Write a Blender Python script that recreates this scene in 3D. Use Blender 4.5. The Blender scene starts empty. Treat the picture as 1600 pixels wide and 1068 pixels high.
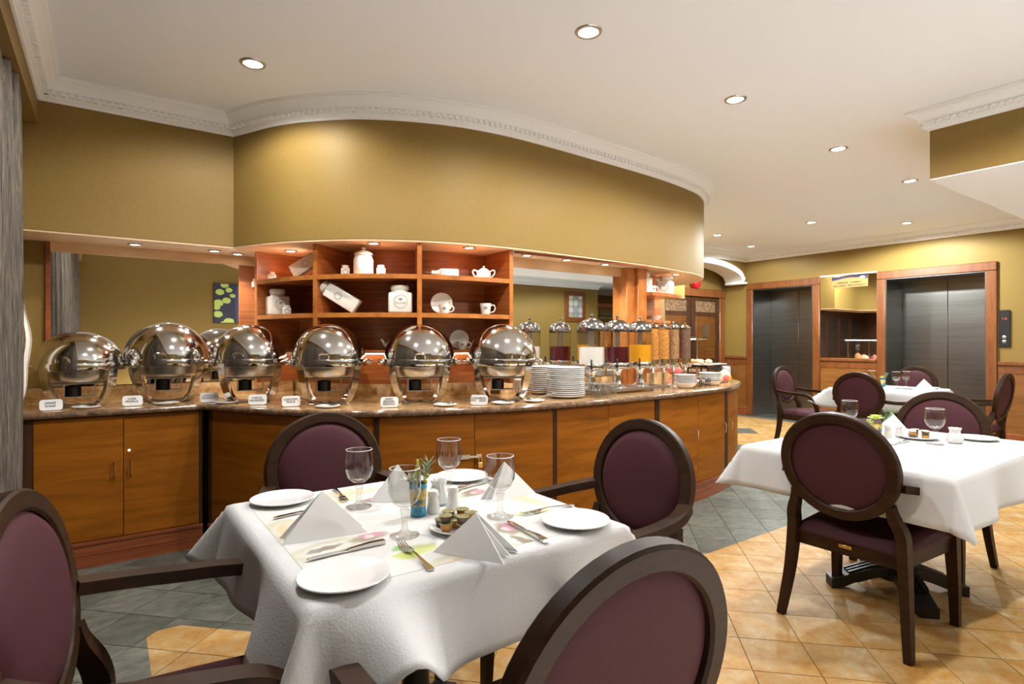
import bpy, bmesh, math, random
from mathutils import Vector, Matrix, Euler
R = math.radians
PI = math.pi
random.seed(7)
scene = bpy.context.scene
COL = scene.collection

# ---------------------------------------------------------------- camera, world, exposure
CAM_YAW = 35.38
cam_d = bpy.data.cameras.new('camera')
cam_d.sensor_width = 36.0
cam_d.lens = 36.0 * 890.0 / 1600.0
cam_d.clip_start = 0.02
cam = bpy.data.objects.new('camera', cam_d)
cam.location = (0, 0, 1.3)
cam.rotation_euler = (R(90), 0, R(-CAM_YAW))
COL.objects.link(cam)
scene.camera = cam
w = bpy.data.worlds.new('world'); scene.world = w; w.use_nodes = True
w.node_tree.nodes['Background'].inputs[0].default_value = (1.0, 0.86, 0.7, 1)
w.node_tree.nodes['Background'].inputs[1].default_value = 0.05
scene.view_settings.view_transform = 'Standard'
scene.view_settings.look = 'None'
scene.view_settings.gamma = 1
scene.view_settings.use_curve_mapping = False
scene.view_settings.exposure = 0.73
scene.cycles.max_bounces = 14
scene.cycles.diffuse_bounces = 8
scene.cycles.glossy_bounces = 6
scene.cycles.transparent_max_bounces = 28
BOUNCE_W = 420.0      # watts of an added downlight whose floor bounce brightens the ceiling
CEIL_W = 62.0       # watts of a ceiling downlight
NICHE_W = 9.5       # watts of a small downlight under the soffit
WARM = (1.0, 0.985, 0.965)
CEIL = 2.85
SOF = 1.96          # underside of the soffit
CT = 0.91           # counter top
LIGHTS_AT = [(0.66, 3.42), (1.96, 2.1), (3.27, 2.14), (4.78, 2.21), (6.29, 2.25), (7.43, 3.77), (8.48, 3.07), (8.5, 5.28)]
LIGHTS_REST = [(0.55, 2.1), (3.5, 0.35), (7.2, 5.0), (9.4, -2.8), (7.4, -2.8)]  # the two near the back wall are added to brighten its mirror image
COOL = (0.93, 1.0, 0.99)
LIGHTS_BOUNCE = [(0.5, -1.0), (1.7, -1.0), (3.4, -3.0)]  # added lamps out of view, aimed at the pale floor to light the ceiling

# ---------------------------------------------------------------- materials
M = {}
def nt(name):
    m = bpy.data.materials.new(name); m.use_nodes = True
    t = m.node_tree
    b = t.nodes['Principled BSDF']
    M[name] = m
    return m, t, b
def c4(c): return (c[0], c[1], c[2], 1.0)
def mat(name, col, rough=0.5, metal=0.0, coat=0.0, emit=None, es=0.0, spec=None, trans=0.0, ior=None, alpha=None, sheen=0.0):
    m, t, b = nt(name)
    b.inputs['Base Color'].default_value = c4(col)
    b.inputs['Roughness'].default_value = rough
    b.inputs['Metallic'].default_value = metal
    if coat: b.inputs['Coat Weight'].default_value = coat; b.inputs['Coat Roughness'].default_value = 0.12
    if spec is not None: b.inputs['Specular IOR Level'].default_value = spec
    if emit: b.inputs['Emission Color'].default_value = c4(emit); b.inputs['Emission Strength'].default_value = es
    if trans: b.inputs['Transmission Weight'].default_value = trans
    if ior: b.inputs['IOR'].default_value = ior
    if sheen: b.inputs['Sheen Weight'].default_value = sheen
    return m
def ramp(t, fac, stops):
    r = t.nodes.new('ShaderNodeValToRGB'); t.links.new(fac, r.inputs[0])
    e = r.color_ramp.elements
    while len(e) < len(stops): e.new(0.5)
    for i, (p, c) in enumerate(stops): e[i].position = p; e[i].color = c4(c)
    return r.outputs[0]
def coords(t, scale=(1, 1, 1), rot=(0, 0, 0), kind='Object', rnd=False):
    tc = t.nodes.new('ShaderNodeTexCoord'); mp = t.nodes.new('ShaderNodeMapping')
    mp.inputs['Scale'].default_value = scale; mp.inputs['Rotation'].default_value = rot
    t.links.new(tc.outputs[kind], mp.inputs[0])
    if rnd:
        oi = t.nodes.new('ShaderNodeObjectInfo'); mu = t.nodes.new('ShaderNodeMath'); mu.operation = 'MULTIPLY'; mu.inputs[1].default_value = 37.0
        t.links.new(oi.outputs['Random'], mu.inputs[0]); t.links.new(mu.outputs[0], mp.inputs['Location'])
    return mp.outputs[0]
def noise(t, vec, scale, detail=4, rough=0.6, dist=0.0):
    n = t.nodes.new('ShaderNodeTexNoise'); n.inputs['Scale'].default_value = scale; n.inputs['Detail'].default_value = detail
    n.inputs['Roughness'].default_value = rough; n.inputs['Distortion'].default_value = dist
    t.links.new(vec, n.inputs['Vector']); return n.outputs['Fac']
def bump(t, b, h, strength=0.2, dist=0.01):
    n = t.nodes.new('ShaderNodeBump'); n.inputs['Strength'].default_value = strength; n.inputs['Distance'].default_value = dist
    t.links.new(h, n.inputs['Height']); t.links.new(n.outputs[0], b.inputs['Normal'])
def wood(name, dark, mid, light, rough=0.35, scale=(1, 1, 12), rot=(0, 0, 0), sc=3.0, coat=0.25, rnd=False, dist=0.6, spec=0.5):
    m, t, b = nt(name)
    v = coords(t, scale, rot, rnd=rnd)
    f = noise(t, v, sc, 6, 0.62, dist)
    t.links.new(ramp(t, f, [(0.28, dark), (0.5, mid), (0.74, light)]), b.inputs['Base Color'])
    b.inputs['Roughness'].default_value = rough
    b.inputs['Coat Weight'].default_value = coat; b.inputs['Coat Roughness'].default_value = 0.2; b.inputs['Specular IOR Level'].default_value = spec
    return m
def speck(name, stops, sc, rough=0.3, detail=8, scale=(1, 1, 1), coat=0.0, bstr=0.0, rnd=False, metal=0.0, nr=0.7, spec=None):
    m, t, b = nt(name)
    v = coords(t, scale, rnd=rnd)
    f = noise(t, v, sc, detail, nr, 0.3)
    t.links.new(ramp(t, f, stops), b.inputs['Base Color'])
    b.inputs['Roughness'].default_value = rough; b.inputs['Metallic'].default_value = metal
    if spec is not None: b.inputs['Specular IOR Level'].default_value = spec
    if coat: b.inputs['Coat Weight'].default_value = coat; b.inputs['Coat Roughness'].default_value = 0.08
    if bstr: bump(t, b, f, bstr, 0.004)
    return m

speck('wallpaper', [(0.3, (0.20, 0.124, 0.030)), (0.5, (0.24, 0.152, 0.040)), (0.7, (0.285, 0.186, 0.054))], 260.0, 0.5, 3, bstr=0.2, metal=0.0, spec=0.2)
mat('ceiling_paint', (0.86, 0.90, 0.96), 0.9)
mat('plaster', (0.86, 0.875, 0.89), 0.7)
mat('bead_shadow', (0.76, 0.72, 0.65), 0.8)
wood('cherry', (0.20, 0.050, 0.012), (0.34, 0.10, 0.022), (0.46, 0.155, 0.038), 0.34, (1.2, 1.2, 26), sc=2.2)
wood('cherry_edge', (0.30, 0.085, 0.018), (0.44, 0.15, 0.03), (0.56, 0.21, 0.05), 0.3, (3, 3, 3), sc=2.5)
wood('door_veneer', (0.16, 0.049, 0.0036), (0.25, 0.079, 0.0050), (0.33, 0.112, 0.0085), 0.4, (1, 1, 9), (0, R(38), 0), sc=2.0, coat=0.0, spec=0.16)
wood('door_veneer_b', (0.16, 0.049, 0.0036), (0.25, 0.079, 0.0050), (0.33, 0.112, 0.0085), 0.4, (1, 1, 9), (0, R(-38), 0), sc=2.0, coat=0.0, spec=0.16)
wood('plinth_wood', (0.16, 0.036, 0.012), (0.26, 0.065, 0.02), (0.34, 0.10, 0.03), 0.3, (1, 1, 20), sc=2.0)
wood('far_door_wood', (0.075, 0.024, 0.005), (0.115, 0.040, 0.008), (0.16, 0.06, 0.013), 0.4, (2, 2, 10), sc=2.0, coat=0.05, spec=0.25)
mat('dark_gap', (0.035, 0.016, 0.008), 0.6)
wood('frame_wood', (0.115, 0.032, 0.008), (0.175, 0.054, 0.013), (0.24, 0.082, 0.021), 0.36, (8, 8, 1), sc=2.0)
wood('panel_wood', (0.15, 0.053, 0.010), (0.215, 0.084, 0.018), (0.275, 0.115, 0.028), 0.36, (2, 2, 12), (R(30), 0, 0), sc=1.6)
wood('beech', (0.58, 0.37, 0.19), (0.68, 0.46, 0.26), (0.76, 0.55, 0.34), 0.5, (1, 8, 1), sc=2.0, coat=0.0)
wood('chair_wood', (0.020, 0.009, 0.0045), (0.032, 0.0145, 0.0065), (0.048, 0.022, 0.010), 0.46, (4, 4, 20), sc=2.0, coat=0.02, spec=0.13)
speck('plum', [(0.3, (0.054, 0.0185, 0.0225)), (0.7, (0.072, 0.0255, 0.031))], 300.0, 0.55, 2, bstr=0.06, spec=0.08)
speck('granite', [(0.25, (0.10, 0.045, 0.02)), (0.40, (0.42, 0.23, 0.09)), (0.54, (0.64, 0.42, 0.20)), (0.76, (0.82, 0.62, 0.38))], 11.0, 0.12, 10, coat=0.5, nr=0.75)
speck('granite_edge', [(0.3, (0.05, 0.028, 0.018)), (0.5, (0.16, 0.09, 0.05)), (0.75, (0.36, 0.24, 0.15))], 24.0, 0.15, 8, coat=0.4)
def tile_mat(name, stops, sc, rough, var, scale=(1, 1, 1), spec=0.3):
    m, t, b = nt(name)
    v = coords(t, scale, rnd=True)
    f = noise(t, v, sc, 10, 0.72, 0.25)
    col = ramp(t, f, stops)
    oi = t.nodes.new('ShaderNodeObjectInfo'); mr = t.nodes.new('ShaderNodeMapRange')
    mr.inputs['To Min'].default_value = 1 - var; mr.inputs['To Max'].default_value = 1 + var
    t.links.new(oi.outputs['Random'], mr.inputs['Value'])
    hs = t.nodes.new('ShaderNodeHueSaturation'); t.links.new(col, hs.inputs['Color']); t.links.new(mr.outputs[0], hs.inputs['Value'])
    t.links.new(hs.outputs[0], b.inputs['Base Color']); b.inputs['Roughness'].default_value = rough; b.inputs['Specular IOR Level'].default_value = spec
    return m
tile_mat('tile_orange', [(0.33, (0.34, 0.155, 0.03)), (0.46, (0.41, 0.225, 0.065)), (0.58, (0.44, 0.29, 0.13)), (0.75, (0.54, 0.45, 0.31))], 9.0, 0.5, 0.09, spec=0.16)
tile_mat('tile_slate', [(0.3, (0.055, 0.057, 0.047)), (0.5, (0.105, 0.108, 0.086)), (0.75, (0.18, 0.177, 0.145))], 11.0, 0.42, 0.22, (1, 2.0, 1), spec=0.2)
tile_mat('tile_bounce', [(0.3, (0.76, 0.76, 0.75)), (0.7, (0.84, 0.84, 0.83))], 4.0, 0.4, 0.03)  # unseen floor zone added as a reflector, throws neutral light up to the ceiling
mat('grout', (0.30, 0.24, 0.16), 0.9)
mat('porcelain', (0.72, 0.72, 0.715), 0.16, coat=0.3)
mat('cream_ceramic', (0.84, 0.80, 0.70), 0.2, coat=0.3)
mat('ink', (0.03, 0.03, 0.035), 0.7)
mat('ink_soft', (0.22, 0.23, 0.24), 0.7)
mat('napkin', (0.88, 0.88, 0.88), 0.85)
wood('stile_wood', (0.03, 0.012, 0.006), (0.05, 0.02, 0.009), (0.075, 0.03, 0.014), 0.4, (6, 6, 1), sc=2.0, coat=0.05, spec=0.2)
m, t, b = nt('tablecloth')
b.inputs['Base Color'].default_value = (0.56, 0.56, 0.555, 1); b.inputs['Roughness'].default_value = 0.85
vo = t.nodes.new('ShaderNodeTexVoronoi'); vo.inputs['Scale'].default_value = 170
t.links.new(coords(t), vo.inputs['Vector']); bump(t, b, vo.outputs['Distance'], 0.22, 0.002)
mat('steel', (0.60, 0.58, 0.55), 0.10, 1.0)
mat('steel_brushed', (0.52, 0.50, 0.47), 0.28, 1.0)
mat('chrome', (0.75, 0.73, 0.71), 0.06, 1.0)
m, t, b = nt('elevator_steel')
f = noise(t, coords(t, (0.3, 0.3, 9)), 3.0, 4)
t.links.new(ramp(t, f, [(0.3, (0.21, 0.205, 0.195)), (0.7, (0.27, 0.265, 0.255))]), b.inputs['Base Color'])
b.inputs['Metallic'].default_value = 1.0; b.inputs['Roughness'].default_value = 0.30
mat('mirror', (0.86, 0.86, 0.84), 0.01, 1.0)
mat('black_plastic', (0.012, 0.012, 0.014), 0.35)
mat('black_iron', (0.018, 0.017, 0.017), 0.42, 0.3)
mat('brass', (0.62, 0.42, 0.16), 0.28, 1.0)
mat('lamp_glow', (1, 1, 1), 0.4, emit=(1.0, 0.90, 0.76), es=22.0)
mat('niche_glow', (1, 1, 1), 0.4, emit=(1.0, 0.90, 0.76), es=10.0)
mat('strip_glow', (1, 1, 1), 0.4, emit=(1.0, 0.86, 0.66), es=7.0)
mat('guard_glow', (1, 1, 1), 0.4, emit=(1.0, 0.97, 0.92), es=5.0)
mat('red_led', (0.2, 0.0, 0.0), 0.4, emit=(1.0, 0.08, 0.03), es=2.0)
mat('red_plastic', (0.55, 0.015, 0.02), 0.3)
mat('juice_white', (0.80, 0.77, 0.70), 0.25)
mat('juice_red', (0.075, 0.006, 0.012), 0.12)
mat('juice_orange', (0.80, 0.36, 0.015), 0.25)
mat('sheer', (0.80, 0.75, 0.68), 0.9)
mat('food_red', (0.62, 0.12, 0.13), 0.5)
mat('food_green', (0.23, 0.36, 0.06), 0.5)
mat('food_cream', (0.75, 0.58, 0.36), 0.6)
mat('food_bun', (0.62, 0.33, 0.12), 0.6)
mat('jam_brown', (0.10, 0.05, 0.025), 0.3)
mat('jam_amber', (0.50, 0.22, 0.03), 0.3)
mat('leaf', (0.12, 0.22, 0.06), 0.5)
mat('leaf_blue', (0.16, 0.27, 0.16), 0.5)
mat('bud_yellow', (0.62, 0.60, 0.06), 0.5)
mat('petal_lime', (0.60, 0.72, 0.16), 0.6)
mat('petal_white', (0.80, 0.80, 0.72), 0.6)
mat('blue_glass', (0.0, 0.22, 0.38), 0.08, coat=0.5)
mat('wrap_paper', (0.72, 0.69, 0.66), 0.4)
speck('flake_corn', [(0.35, (0.40, 0.13, 0.02)), (0.5, (0.66, 0.28, 0.04)), (0.68, (0.82, 0.46, 0.11))], 60.0, 0.6, 4, bstr=0.6)
speck('flake_bran', [(0.35, (0.25, 0.11, 0.04)), (0.5, (0.42, 0.22, 0.09)), (0.68, (0.60, 0.38, 0.19))], 70.0, 0.6, 4, bstr=0.6)
speck('flake_choc', [(0.35, (0.10, 0.045, 0.03)), (0.5, (0.20, 0.10, 0.065)), (0.68, (0.33, 0.19, 0.14))], 110.0, 0.6, 4, bstr=0.6)
speck('vase_gold', [(0.40, (0.03, 0.10, 0.14)), (0.47, (0.40, 0.28, 0.05)), (0.65, (0.72, 0.55, 0.18))], 28.0, 0.2, 3, coat=0.4)
speck('pot_print', [(0.38, (0.06, 0.05, 0.04)), (0.47, (0.34, 0.26, 0.14)), (0.56, (0.14, 0.22, 0.07)), (0.68, (0.62, 0.50, 0.28))], 95.0, 0.3, 3, rnd=True)
m, t, b = nt('curtain')
f = noise(t, coords(t, (70, 70, 1.6)), 3.0, 6, 0.75)
t.links.new(ramp(t, f, [(0.34, (0.022, 0.017, 0.013)), (0.5, (0.085, 0.067, 0.050)), (0.68, (0.22, 0.178, 0.13))]), b.inputs['Base Color'])
b.inputs['Roughness'].default_value = 0.75; bump(t, b, f, 0.3, 0.004)
# clear glass: see-through with a Fresnel gloss
def glass(name, tint, k=1.0):
    m = bpy.data.materials.new(name); m.use_nodes = True; t = m.node_tree; t.nodes.clear()
    o = t.nodes.new('ShaderNodeOutputMaterial'); mx = t.nodes.new('ShaderNodeMixShader')
    tr = t.nodes.new('ShaderNodeBsdfTransparent'); tr.inputs[0].default_value = c4(tint)
    gl = t.nodes.new('ShaderNodeBsdfGlossy'); gl.inputs['Roughness'].default_value = 0.03
    fr = t.nodes.new('ShaderNodeLayerWeight'); fr.inputs['Blend'].default_value = 0.5
    pw = t.nodes.new('ShaderNodeMath'); pw.operation = 'POWER'; pw.inputs[1].default_value = 3.2
    mu = t.nodes.new('ShaderNodeMath'); mu.operation = 'MULTIPLY_ADD'; mu.inputs[1].default_value = 0.75 * k; mu.inputs[2].default_value = 0.035 * k
    t.links.new(fr.outputs['Facing'], pw.inputs[0]); t.links.new(pw.outputs[0], mu.inputs[0]); t.links.new(mu.outputs[0], mx.inputs[0])
    t.links.new(tr.outputs[0], mx.inputs[1]); t.links.new(gl.outputs[0], mx.inputs[2]); t.links.new(mx.outputs[0], o.inputs[0])
    M[name] = m
glass('glass', (0.93, 0.93, 0.925), 1.25)
mat('rim_glint', (0.85, 0.85, 0.84), 0.05, coat=0.5)
mat('smoked_lid', (0.30, 0.29, 0.28), 0.16, 1.0)
glass('acrylic', (0.94, 0.94, 0.94), 0.7)
glass('plastic_bag', (0.86, 0.86, 0.87), 1.2)
def blob_mat(name, base, blobs, rough=0.7, distort=0.02, dscale=18.0, soft=0.35):
    """flat print: soft spots (x, y, rx, ry, angle, colour, strength) in object space"""
    m, t, b = nt(name)
    tc = t.nodes.new('ShaderNodeTexCoord')
    nz = t.nodes.new('ShaderNodeTexNoise'); nz.inputs['Scale'].default_value = dscale; nz.inputs['Detail'].default_value = 3
    t.links.new(tc.outputs['Object'], nz.inputs['Vector'])
    sub = t.nodes.new('ShaderNodeVectorMath'); sub.operation = 'SUBTRACT'; sub.inputs[1].default_value = (0.5, 0.5, 0.5); t.links.new(nz.outputs['Color'], sub.inputs[0])
    scl = t.nodes.new('ShaderNodeVectorMath'); scl.operation = 'SCALE'; scl.inputs['Scale'].default_value = distort * 2; t.links.new(sub.outputs[0], scl.inputs[0])
    add = t.nodes.new('ShaderNodeVectorMath'); add.operation = 'ADD'; t.links.new(tc.outputs['Object'], add.inputs[0]); t.links.new(scl.outputs[0], add.inputs[1])
    col = None
    for (x, y, rx, ry, a, c, st) in blobs:
        mp = t.nodes.new('ShaderNodeMapping'); mp.vector_type = 'TEXTURE'
        mp.inputs['Location'].default_value = (x, y, 0); mp.inputs['Rotation'].default_value = (0, 0, R(a)); mp.inputs['Scale'].default_value = (rx, ry, 1000)
        t.links.new(add.outputs[0], mp.inputs[0])
        ln = t.nodes.new('ShaderNodeVectorMath'); ln.operation = 'LENGTH'; t.links.new(mp.outputs[0], ln.inputs[0])
        mr = t.nodes.new('ShaderNodeMapRange'); mr.interpolation_type = 'SMOOTHSTEP'
        mr.inputs['From Min'].default_value = 1.0; mr.inputs['From Max'].default_value = 1.0 - soft
        mr.inputs['To Min'].default_value = 0.0; mr.inputs['To Max'].default_value = st
        t.links.new(ln.outputs['Value'], mr.inputs['Value'])
        mx = t.nodes.new('ShaderNodeMix'); mx.data_type = 'RGBA'
        t.links.new(mr.outputs[0], mx.inputs[0])
        if col is None: mx.inputs[6].default_value = c4(base)
        else: t.links.new(col, mx.inputs[6])
        mx.inputs[7].default_value = c4(c); col = mx.outputs[2]
    t.links.new(col, b.inputs['Base Color']); b.inputs['Roughness'].default_value = rough
    return m

# ---------------------------------------------------------------- mesh helpers
class MB:
    def __init__(s): s.v = []; s.f = []; s.m = Matrix.Identity(4)
    def at(s, loc=(0, 0, 0), rot=(0, 0, 0), sc=(1, 1, 1)):
        s.m = Matrix.LocRotScale(Vector(loc), Euler(rot), Vector(sc)); return s
    def add(s, vs, fs):
        o = len(s.v); s.v += [tuple(s.m @ Vector(p)) for p in vs]; s.f += [tuple(i + o for i in f) for f in fs]; return s
    def box(s, x0, x1, y0, y1, z0, z1):
        return s.add([(x0, y0, z0), (x1, y0, z0), (x1, y1, z0), (x0, y1, z0), (x0, y0, z1), (x1, y0, z1), (x1, y1, z1), (x0, y1, z1)],
                     [(0, 3, 2, 1), (4, 5, 6, 7), (0, 1, 5, 4), (1, 2, 6, 5), (2, 3, 7, 6), (3, 0, 4, 7)])
    def rbox(s, x0, x1, y0, y1, z0, z1, r=0.01, seg=2):
        bm = bmesh.new()
        bmesh.ops.create_cube(bm, size=1.0, matrix=Matrix.Translation(((x0 + x1) / 2, (y0 + y1) / 2, (z0 + z1) / 2)) @ Matrix.Diagonal((x1 - x0, y1 - y0, z1 - z0, 1)))
        bmesh.ops.bevel(bm, geom=bm.edges[:], offset=r, segments=seg, affect='EDGES', profile=0.5)
        bm.verts.index_update()
        s.add([v.co[:] for v in bm.verts], [[v.index for v in f.verts] for f in bm.faces]); bm.free(); return s
    def lathe(s, prof, n=24, cap=True):
        vs = []; fs = []
        for (r, z) in prof:
            for i in range(n): a = 2 * PI * i / n; vs.append((r * math.cos(a), r * math.sin(a), z))
        for k in range(len(prof) - 1):
            for i in range(n): j = (i + 1) % n; fs.append((k * n + i, k * n + j, (k + 1) * n + j, (k + 1) * n + i))
        if cap:
            if prof[0][0] > 1e-5: fs.append(tuple(range(n - 1, -1, -1)))
            if prof[-1][0] > 1e-5: fs.append(tuple((len(prof) - 1) * n + i for i in range(n)))
        return s.add(vs, fs)
    def cyl(s, p0, p1, r0, r1=None, n=12):
        r1 = r0 if r1 is None else r1
        return s.tube([p0, p1], [r0, r1], n)
    def tube(s, path, r, n=8, cap=True, flat=None):
        path = [Vector(p) for p in path]; k = len(path)
        rs = r if isinstance(r, (list, tuple)) else [r] * k
        vs = []; fs = []
        ref = None
        for i, p in enumerate(path):
            tg = (path[min(i + 1, k - 1)] - path[max(i - 1, 0)]).normalized()
            if ref is None: ref = Vector((0, 0, 1)) if abs(tg.z) < 0.9 else Vector((1, 0, 0))
            u = (ref - tg * ref.dot(tg)).normalized(); ref = u; q = tg.cross(u)
            for j in range(n):
                a = 2 * PI * j / n; vs.append(tuple(p + (u * math.cos(a) + q * math.sin(a)) * rs[i]))
        for i in range(k - 1):
            for j in range(n): e = (j + 1) % n; fs.append((i * n + j, i * n + e, (i + 1) * n + e, (i + 1) * n + j))
        if cap: fs.append(tuple(range(n - 1, -1, -1))); fs.append(tuple((k - 1) * n + j for j in range(n)))
        return s.add(vs, fs)
    def bar(s, path, wdir, wd, th):
        """rectangular section swept along a path; wdir = direction of the width; wd/th scalar or list"""
        path = [Vector(p) for p in path]; k = len(path); W = Vector(wdir).normalized()
        ws = wd if isinstance(wd, (list, tuple)) else [wd] * k; ts = th if isinstance(th, (list, tuple)) else [th] * k
        vs = []; fs = []
        for i, p in enumerate(path):
            tg = (path[min(i + 1, k - 1)] - path[max(i - 1, 0)]).normalized()
            u = (W - tg * W.dot(tg)).normalized(); q = tg.cross(u)
            for a, c in ((-1, -1), (1, -1), (1, 1), (-1, 1)): vs.append(tuple(p + u * a * ws[i] / 2 + q * c * ts[i] / 2))
        for i in range(k - 1):
            for j in range(4): e = (j + 1) % 4; fs.append((i * 4 + j, i * 4 + e, (i + 1) * 4 + e, (i + 1) * 4 + j))
        fs.append((3, 2, 1, 0)); fs.append(tuple((k - 1) * 4 + j for j in range(4)))
        return s.add(vs, fs)
    def prism(s, poly, z0, z1):
        n = len(poly)
        vs = [(x, y, z0) for x, y in poly] + [(x, y, z1) for x, y in poly]
        fs = [tuple(range(n - 1, -1, -1)), tuple(range(n, 2 * n))] + [(i, (i + 1) % n, n + (i + 1) % n, n + i) for i in range(n)]
        return s.add(vs, fs)
    def grid(s, fn, nu, nv, wrap=False):
        vs = [fn(i / nu, j / nv) for j in range(nv + 1) for i in range(nu + (0 if wrap else 1))]
        w_ = nu if wrap else nu + 1; fs = []
        for j in range(nv):
            for i in range(nu):
                i2 = (i + 1) % w_; fs.append((j * w_ + i, j * w_ + i2, (j + 1) * w_ + i2, (j + 1) * w_ + i))
        return s.add(vs, fs)
    def ball(s, c, r, n=12, sc=(1, 1, 1)):
        k = n // 2
        return s.grid(lambda u, v: (c[0] + r * sc[0] * math.sin(PI * v) * math.cos(2 * PI * u), c[1] + r * sc[1] * math.sin(PI * v) * math.sin(2 * PI * u), c[2] - r * sc[2] * math.cos(PI * v)), n, k, True)
    def build(s, name, m, parent=None, loc=None, rot=None, ang=38, flat=False):
        me = bpy.data.meshes.new(name); me.from_pydata(s.v, [], s.f); me.update()
        bm = bmesh.new(); bm.from_mesh(me); bmesh.ops.remove_doubles(bm, verts=bm.verts, dist=1e-6)
        bmesh.ops.recalc_face_normals(bm, faces=bm.faces); bm.to_mesh(me); bm.free()
        if not flat:
            me.polygons.foreach_set('use_smooth', [True] * len(me.polygons)); me.set_sharp_from_angle(angle=R(ang))
        me.materials.append(M[m])
        o = bpy.data.objects.new(name, me); COL.objects.link(o)
        if parent: o.parent = parent
        if loc is not None: o.location = loc
        if rot is not None: o.rotation_euler = rot
        return o
def link_mesh(name, me, parent=None, loc=None, rot=None):
    o = bpy.data.objects.new(name, me); COL.objects.link(o)
    if parent: o.parent = parent
    if loc is not None: o.location = loc
    if rot is not None: o.rotation_euler = rot
    return o
def tag(o, label=None, cat=None, group=None, kind=None):
    if label: o['label'] = label
    if cat: o['category'] = cat
    if group: o['group'] = group
    if kind: o['kind'] = kind
    return o
def thing(name, label, cat, loc=(0, 0, 0), rz=0.0, group=None):
    o = bpy.data.objects.new(name, None); COL.objects.link(o); o.empty_display_size = 0.1
    o.location = loc; o.rotation_euler = (0, 0, rz)
    return tag(o, label, cat, group)
def struct(o, label=None): return tag(o, label, None, None, 'structure')
def dup(o, loc=None, rz=None, label=None, rot=None):
    def rec(a, par):
        c = a.copy(); COL.objects.link(c); c.parent = par
        for ch in [x for x in bpy.data.objects if x.parent == a]: rec(ch, c)
        return c
    c = rec(o, None)
    if loc is not None: c.location = loc
    if rz is not None: c.rotation_euler = (0, 0, rz)
    if rot is not None: c.rotation_euler = rot
    if label: c['label'] = label
    return c
def text(name, body, size, m, parent, loc, rot, ext=0.0004, align='CENTER', sx=1.0):
    cu = bpy.data.curves.new(name, 'FONT'); cu.body = body; cu.size = size; cu.align_x = align; cu.align_y = 'CENTER'; cu.extrude = ext
    cu.space_line = 0.9
    to = bpy.data.objects.new('tmp', cu); COL.objects.link(to)
    dg = bpy.context.evaluated_depsgraph_get(); me = bpy.data.meshes.new_from_object(to.evaluated_get(dg))
    bpy.data.objects.remove(to); bpy.data.curves.remove(cu)
    me.materials.clear(); me.materials.append(M[m])
    o = link_mesh(name, me, parent, loc, rot); o.scale = (sx, 1, 1); return o
def spline(pts, n=8):
    P = [Vector(p) for p in pts]; out = []
    for i in range(len(P) - 1):
        a = P[max(i - 1, 0)]; b_ = P[i]; c = P[i + 1]; d = P[min(i + 2, len(P) - 1)]
        for k in range(n):
            u = k / n
            out.append(0.5 * ((2 * b_) + (c - a) * u + (2 * a - 5 * b_ + 4 * c - d) * u * u + (3 * b_ - a - 3 * c + d) * u ** 3))
    out.append(P[-1]); return out
class Path:
    """plan curve walked with the built body on its left hand"""
    def __init__(s, pts): s.p = [Vector(q[:2]) for q in pts]; s.s = [0.0]; [s.s.append(s.s[-1] + (s.p[i + 1] - s.p[i]).length) for i in range(len(s.p) - 1)]; s.L = s.s[-1]
    def at(s, d):
        d = min(max(d, 0), s.L); i = 0
        while i < len(s.s) - 2 and s.s[i + 1] < d: i += 1
        u = (d - s.s[i]) / max(s.s[i + 1] - s.s[i], 1e-9)
        return s.p[i].lerp(s.p[i + 1], u), (s.p[i + 1] - s.p[i]).normalized()
    def off(s, d, o):
        e = 0.03; p, _ = s.at(d); a, _ = s.at(d - e); b_, _ = s.at(d + e); t = (b_ - a).normalized(); return (p.x - t.y * o, p.y + t.x * o)
    def ang(s, d):
        a, _ = s.at(d - 0.03); b_, _ = s.at(d + 0.03); return math.atan2(b_.y - a.y, b_.x - a.x)
    def sX(s, X):
        for i in range(len(s.p) - 1):
            if s.p[i].x <= X <= s.p[i + 1].x: return s.s[i] + (X - s.p[i].x) / max(s.p[i + 1].x - s.p[i].x, 1e-9) * (s.s[i + 1] - s.s[i])
        return s.L
    def rng(s, a, b_, step=0.06):
        n = max(1, int(math.ceil((b_ - a) / step))); return [a + (b_ - a) * i / n for i in range(n + 1)]
def panel(mb, path, s0, s1, o0, o1, z0, z1, step=0.06):
    """solid slab following a path between two offsets"""
    ds = path.rng(s0, s1, step); n = len(ds); vs = []
    for d in ds:
        a = path.off(d, o0); b_ = path.off(d, o1); vs += [(a[0], a[1], z0), (b_[0], b_[1], z0), (b_[0], b_[1], z1), (a[0], a[1], z1)]
    fs = [(0, 1, 2, 3), tuple((n - 1) * 4 + j for j in (3, 2, 1, 0))]
    for i in range(n - 1):
        for j in range(4): e = (j + 1) % 4; fs.append((i * 4 + j, (i + 1) * 4 + j, (i + 1) * 4 + e, i * 4 + e))
    return mb.add(vs, fs)
def sweep(mb, pts, prof, side=-1):
    """mitred moulding: prof = (projection, z) list, projecting to the right hand (side -1) of the walk"""
    P = [Vector(q) for q in pts]; n = len(P); k = len(prof); vs = []; fs = []
    for i, p in enumerate(P):
        t0 = (P[i] - P[i - 1]).normalized() if i else (P[1] - P[0]).normalized()
        t1 = (P[i + 1] - P[i]).normalized() if i < n - 1 else t0
        n0 = Vector((-t0.y, t0.x)) * side; n1 = Vector((-t1.y, t1.x)) * side
        mm = (n0 + n1).normalized(); mm = mm / max(mm.dot(n0), 0.3)
        for (o, z) in prof: vs.append((p.x + mm.x * o, p.y + mm.y * o, z))
    for i in range(n - 1):
        for j in range(k - 1): fs.append((i * k + j, i * k + j + 1, (i + 1) * k + j + 1, (i + 1) * k + j))
    return mb.add(vs, fs)

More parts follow.
